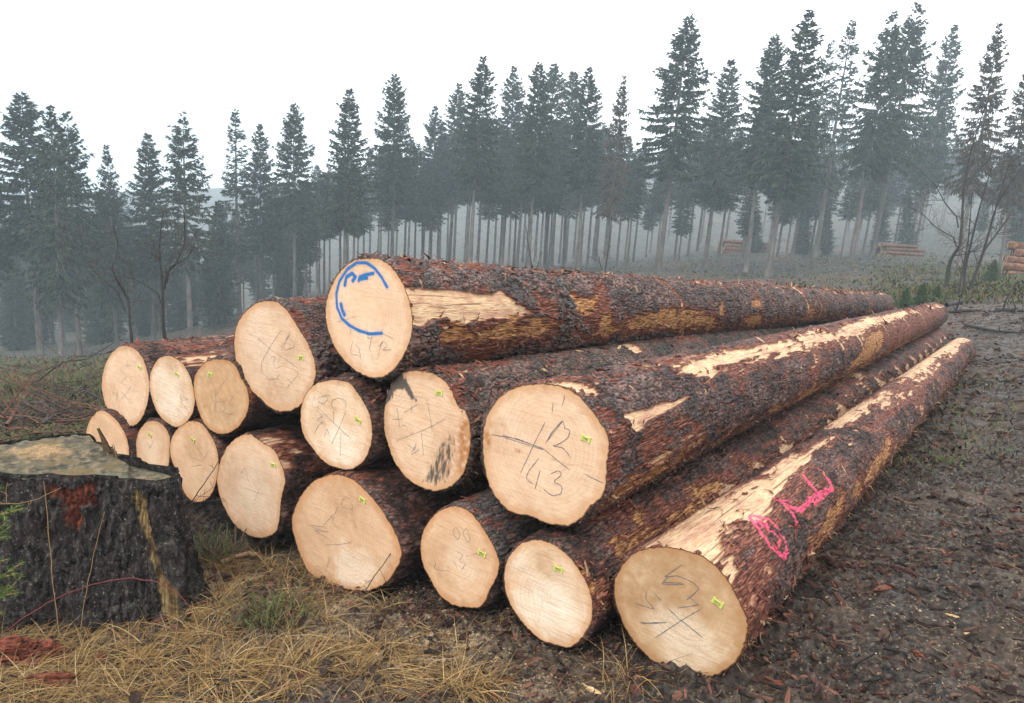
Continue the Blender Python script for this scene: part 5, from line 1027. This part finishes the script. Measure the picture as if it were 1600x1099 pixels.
lump('bark_piece', 'small round red bark piece in the dry grass before the stump', 'bark piece', 156, 1046, (.024, .016, .022), .6, ROT, 6, .35, 1.6)
lump('bark_strip', 'long dark red bark strip curled on the mud right of the pink marked log', 'bark strip', 1330, 900, (.19, .028, .024), -.75, BST, 7)
lump('bark_strip', 'short bark strip lying just above the long dark one on the mud', 'bark strip', 1300, 872, (.10, .022, .016), -.2, BST, 8)
lump('bark_strip', 'bark strip beyond the end of the long dark one, on the mud', 'bark strip', 1410, 905, (.07, .018, .014), -.6, BST, 9)
PALE = plain('pale_split_wood', (.62, .44, .24), .8, .2, .3, 60)
lump('wood_splinter', 'pale yellow wood splinter lying on the mud at the lower right', 'wood splinter', 1512, 999, (.062, .012, .010), .05, PALE, 10, .2)
lump('wood_splinter', 'small pale splinter left of the larger yellow one on the mud', 'wood splinter', 1488, 978, (.036, .006, .006), -.5, PALE, 11, .2)
lump('wood_splinter', 'pale wood chip at the bottom edge below the gap between front logs', 'wood chip', 928, 1092, (.045, .014, .01), -.7, PALE, 12, .2)
lump('bark_stick', 'red bark stick lying level near the bottom edge below the small ground log', 'bark stick', 790, 1074, (.055, .010, .010), .12, ROT, 13, .2)
lump('bark_stick', 'red bark stick slanting down at the bottom edge', 'bark stick', 766, 1090, (.045, .011, .010), -1.1, ROT, 14, .2)
lump('bark_piece', 'bright red bark flake at the right of the lower mud', 'bark piece', 1432, 1036, (.03, .016, .008), -1.2, ROT, 15, .3)
lump('bark_piece', 'red-brown bark flake under the widest red marked log end', 'bark piece', 1215, 1072, (.03, .02, .008), .3, ROT, 16, .3)

# ------------------------------------------------------------------ distant log stacks
g = G('distant_log_bark'); f_ = g.noise(6, 4, g.mapped((1, 1, .2))); c = g.ramp(f_, [(.35, (.04, .02, .014)), (.55, (.15, .07, .04)), (.75, (.30, .16, .09))]); DLB = g.out(c, .8, .2)
DLE = plain('distant_log_end', (.36, .27, .17), .8, .2, .25, 6)
def small_log(L, r):
    t = np.linspace(0, 2 * math.pi, 15)[:-1]; s = np.linspace(0, L, 9); S, T = np.meshgrid(s, t, indexing='ij'); rr_ = r * (1 + .12 * np.sin(T * 2 + S)) * (1 - .25 * S / L)
    V = np.c_[S.ravel(), (rr_ * np.cos(T)).ravel(), (rr_ * np.sin(T)).ravel()]; b = mesh('bark', V, [grid_faces(9, 14, True), np.arange(14)[None] + 8 * 14], DLB, True)
    e = V[:14].copy(); e[:, 0] -= .012; e = np.vstack([e, [[-.012, 0, 0]]]); i = np.arange(14); return b, mesh('cut_end', e, [np.c_[np.full(14, 14), (i + 1) % 14, i]], DLE, False)
def stack(px, py, z, yaw, rows, n, L, r, label, group, seed):
    b, e = small_log(L, r); rng = np.random.default_rng(seed); B = at(px, py, z); B[2] = hz(B[0], B[1]); ex = np.array([math.cos(yaw), math.sin(yaw), 0]); ey = np.array([math.sin(yaw), -math.cos(yaw), 0])
    for k in range(rows):
        for i in range(n - k):
            root = empty('stacked_log', B + ey * ((i + k * .5) * 2 * r * 1.03) + ex * rng.normal(0, .12) + np.array([0, 0, r + k * 1.74 * r])); root.rotation_euler = (rng.random() * 6, 0, 0); root.rotation_euler = (Matrix.Rotation(yaw, 3, 'Z') @ Matrix.Rotation(rng.random() * 6.28, 3, 'X')).to_euler()
            s = rng.uniform(.85, 1.04); root.scale = (1, s, s); tag(root, label, 'log', group); obj('bark', b, root); obj('cut_end', e, root)
stack(1120, 388, 80, .1, 4, 7, 5., .20, 'grey log in the dim distant stack between the forest trunks', 'logs in the dim distant stack', 1)
stack(1362, 400, 58, .2, 4, 6, 3.2, .155, 'short pale log in the cut stack on the clearing before the trees', 'logs in the pale stack on the clearing', 2)
stack(1566, 428, 31, -.45, 5, 6, 6., .155, 'orange-brown log in the stack at the right edge beside the road', 'logs in the roadside stack at the right edge', 3)

# ------------------------------------------------------------------ fog
g = G('fog'); g.t.nodes.remove(g.b); pv = g.n('VolumePrincipled'); pv.inputs['Color'].default_value = (.74, .87, .95, 1); pv.inputs['Density'].default_value = .0025; pv.inputs['Anisotropy'].default_value = .2
g.t.links.new(pv.outputs[0], g.t.nodes['Material Output'].inputs['Volume'])
zmin, ztop_ = float(Zg.min()) - 1, CZ + 19.
bx = np.array([[x, y, z] for x in (-320, 320) for y in (-320, 320) for z in (zmin, ztop_)], float)
hzo = obj('haze', mesh('haze', bx, [np.array([[0, 1, 3, 2], [4, 6, 7, 5], [0, 4, 5, 1], [2, 3, 7, 6], [0, 2, 6, 4], [1, 5, 7, 3]])], g.m, False)); hzo['kind'] = 'stuff'
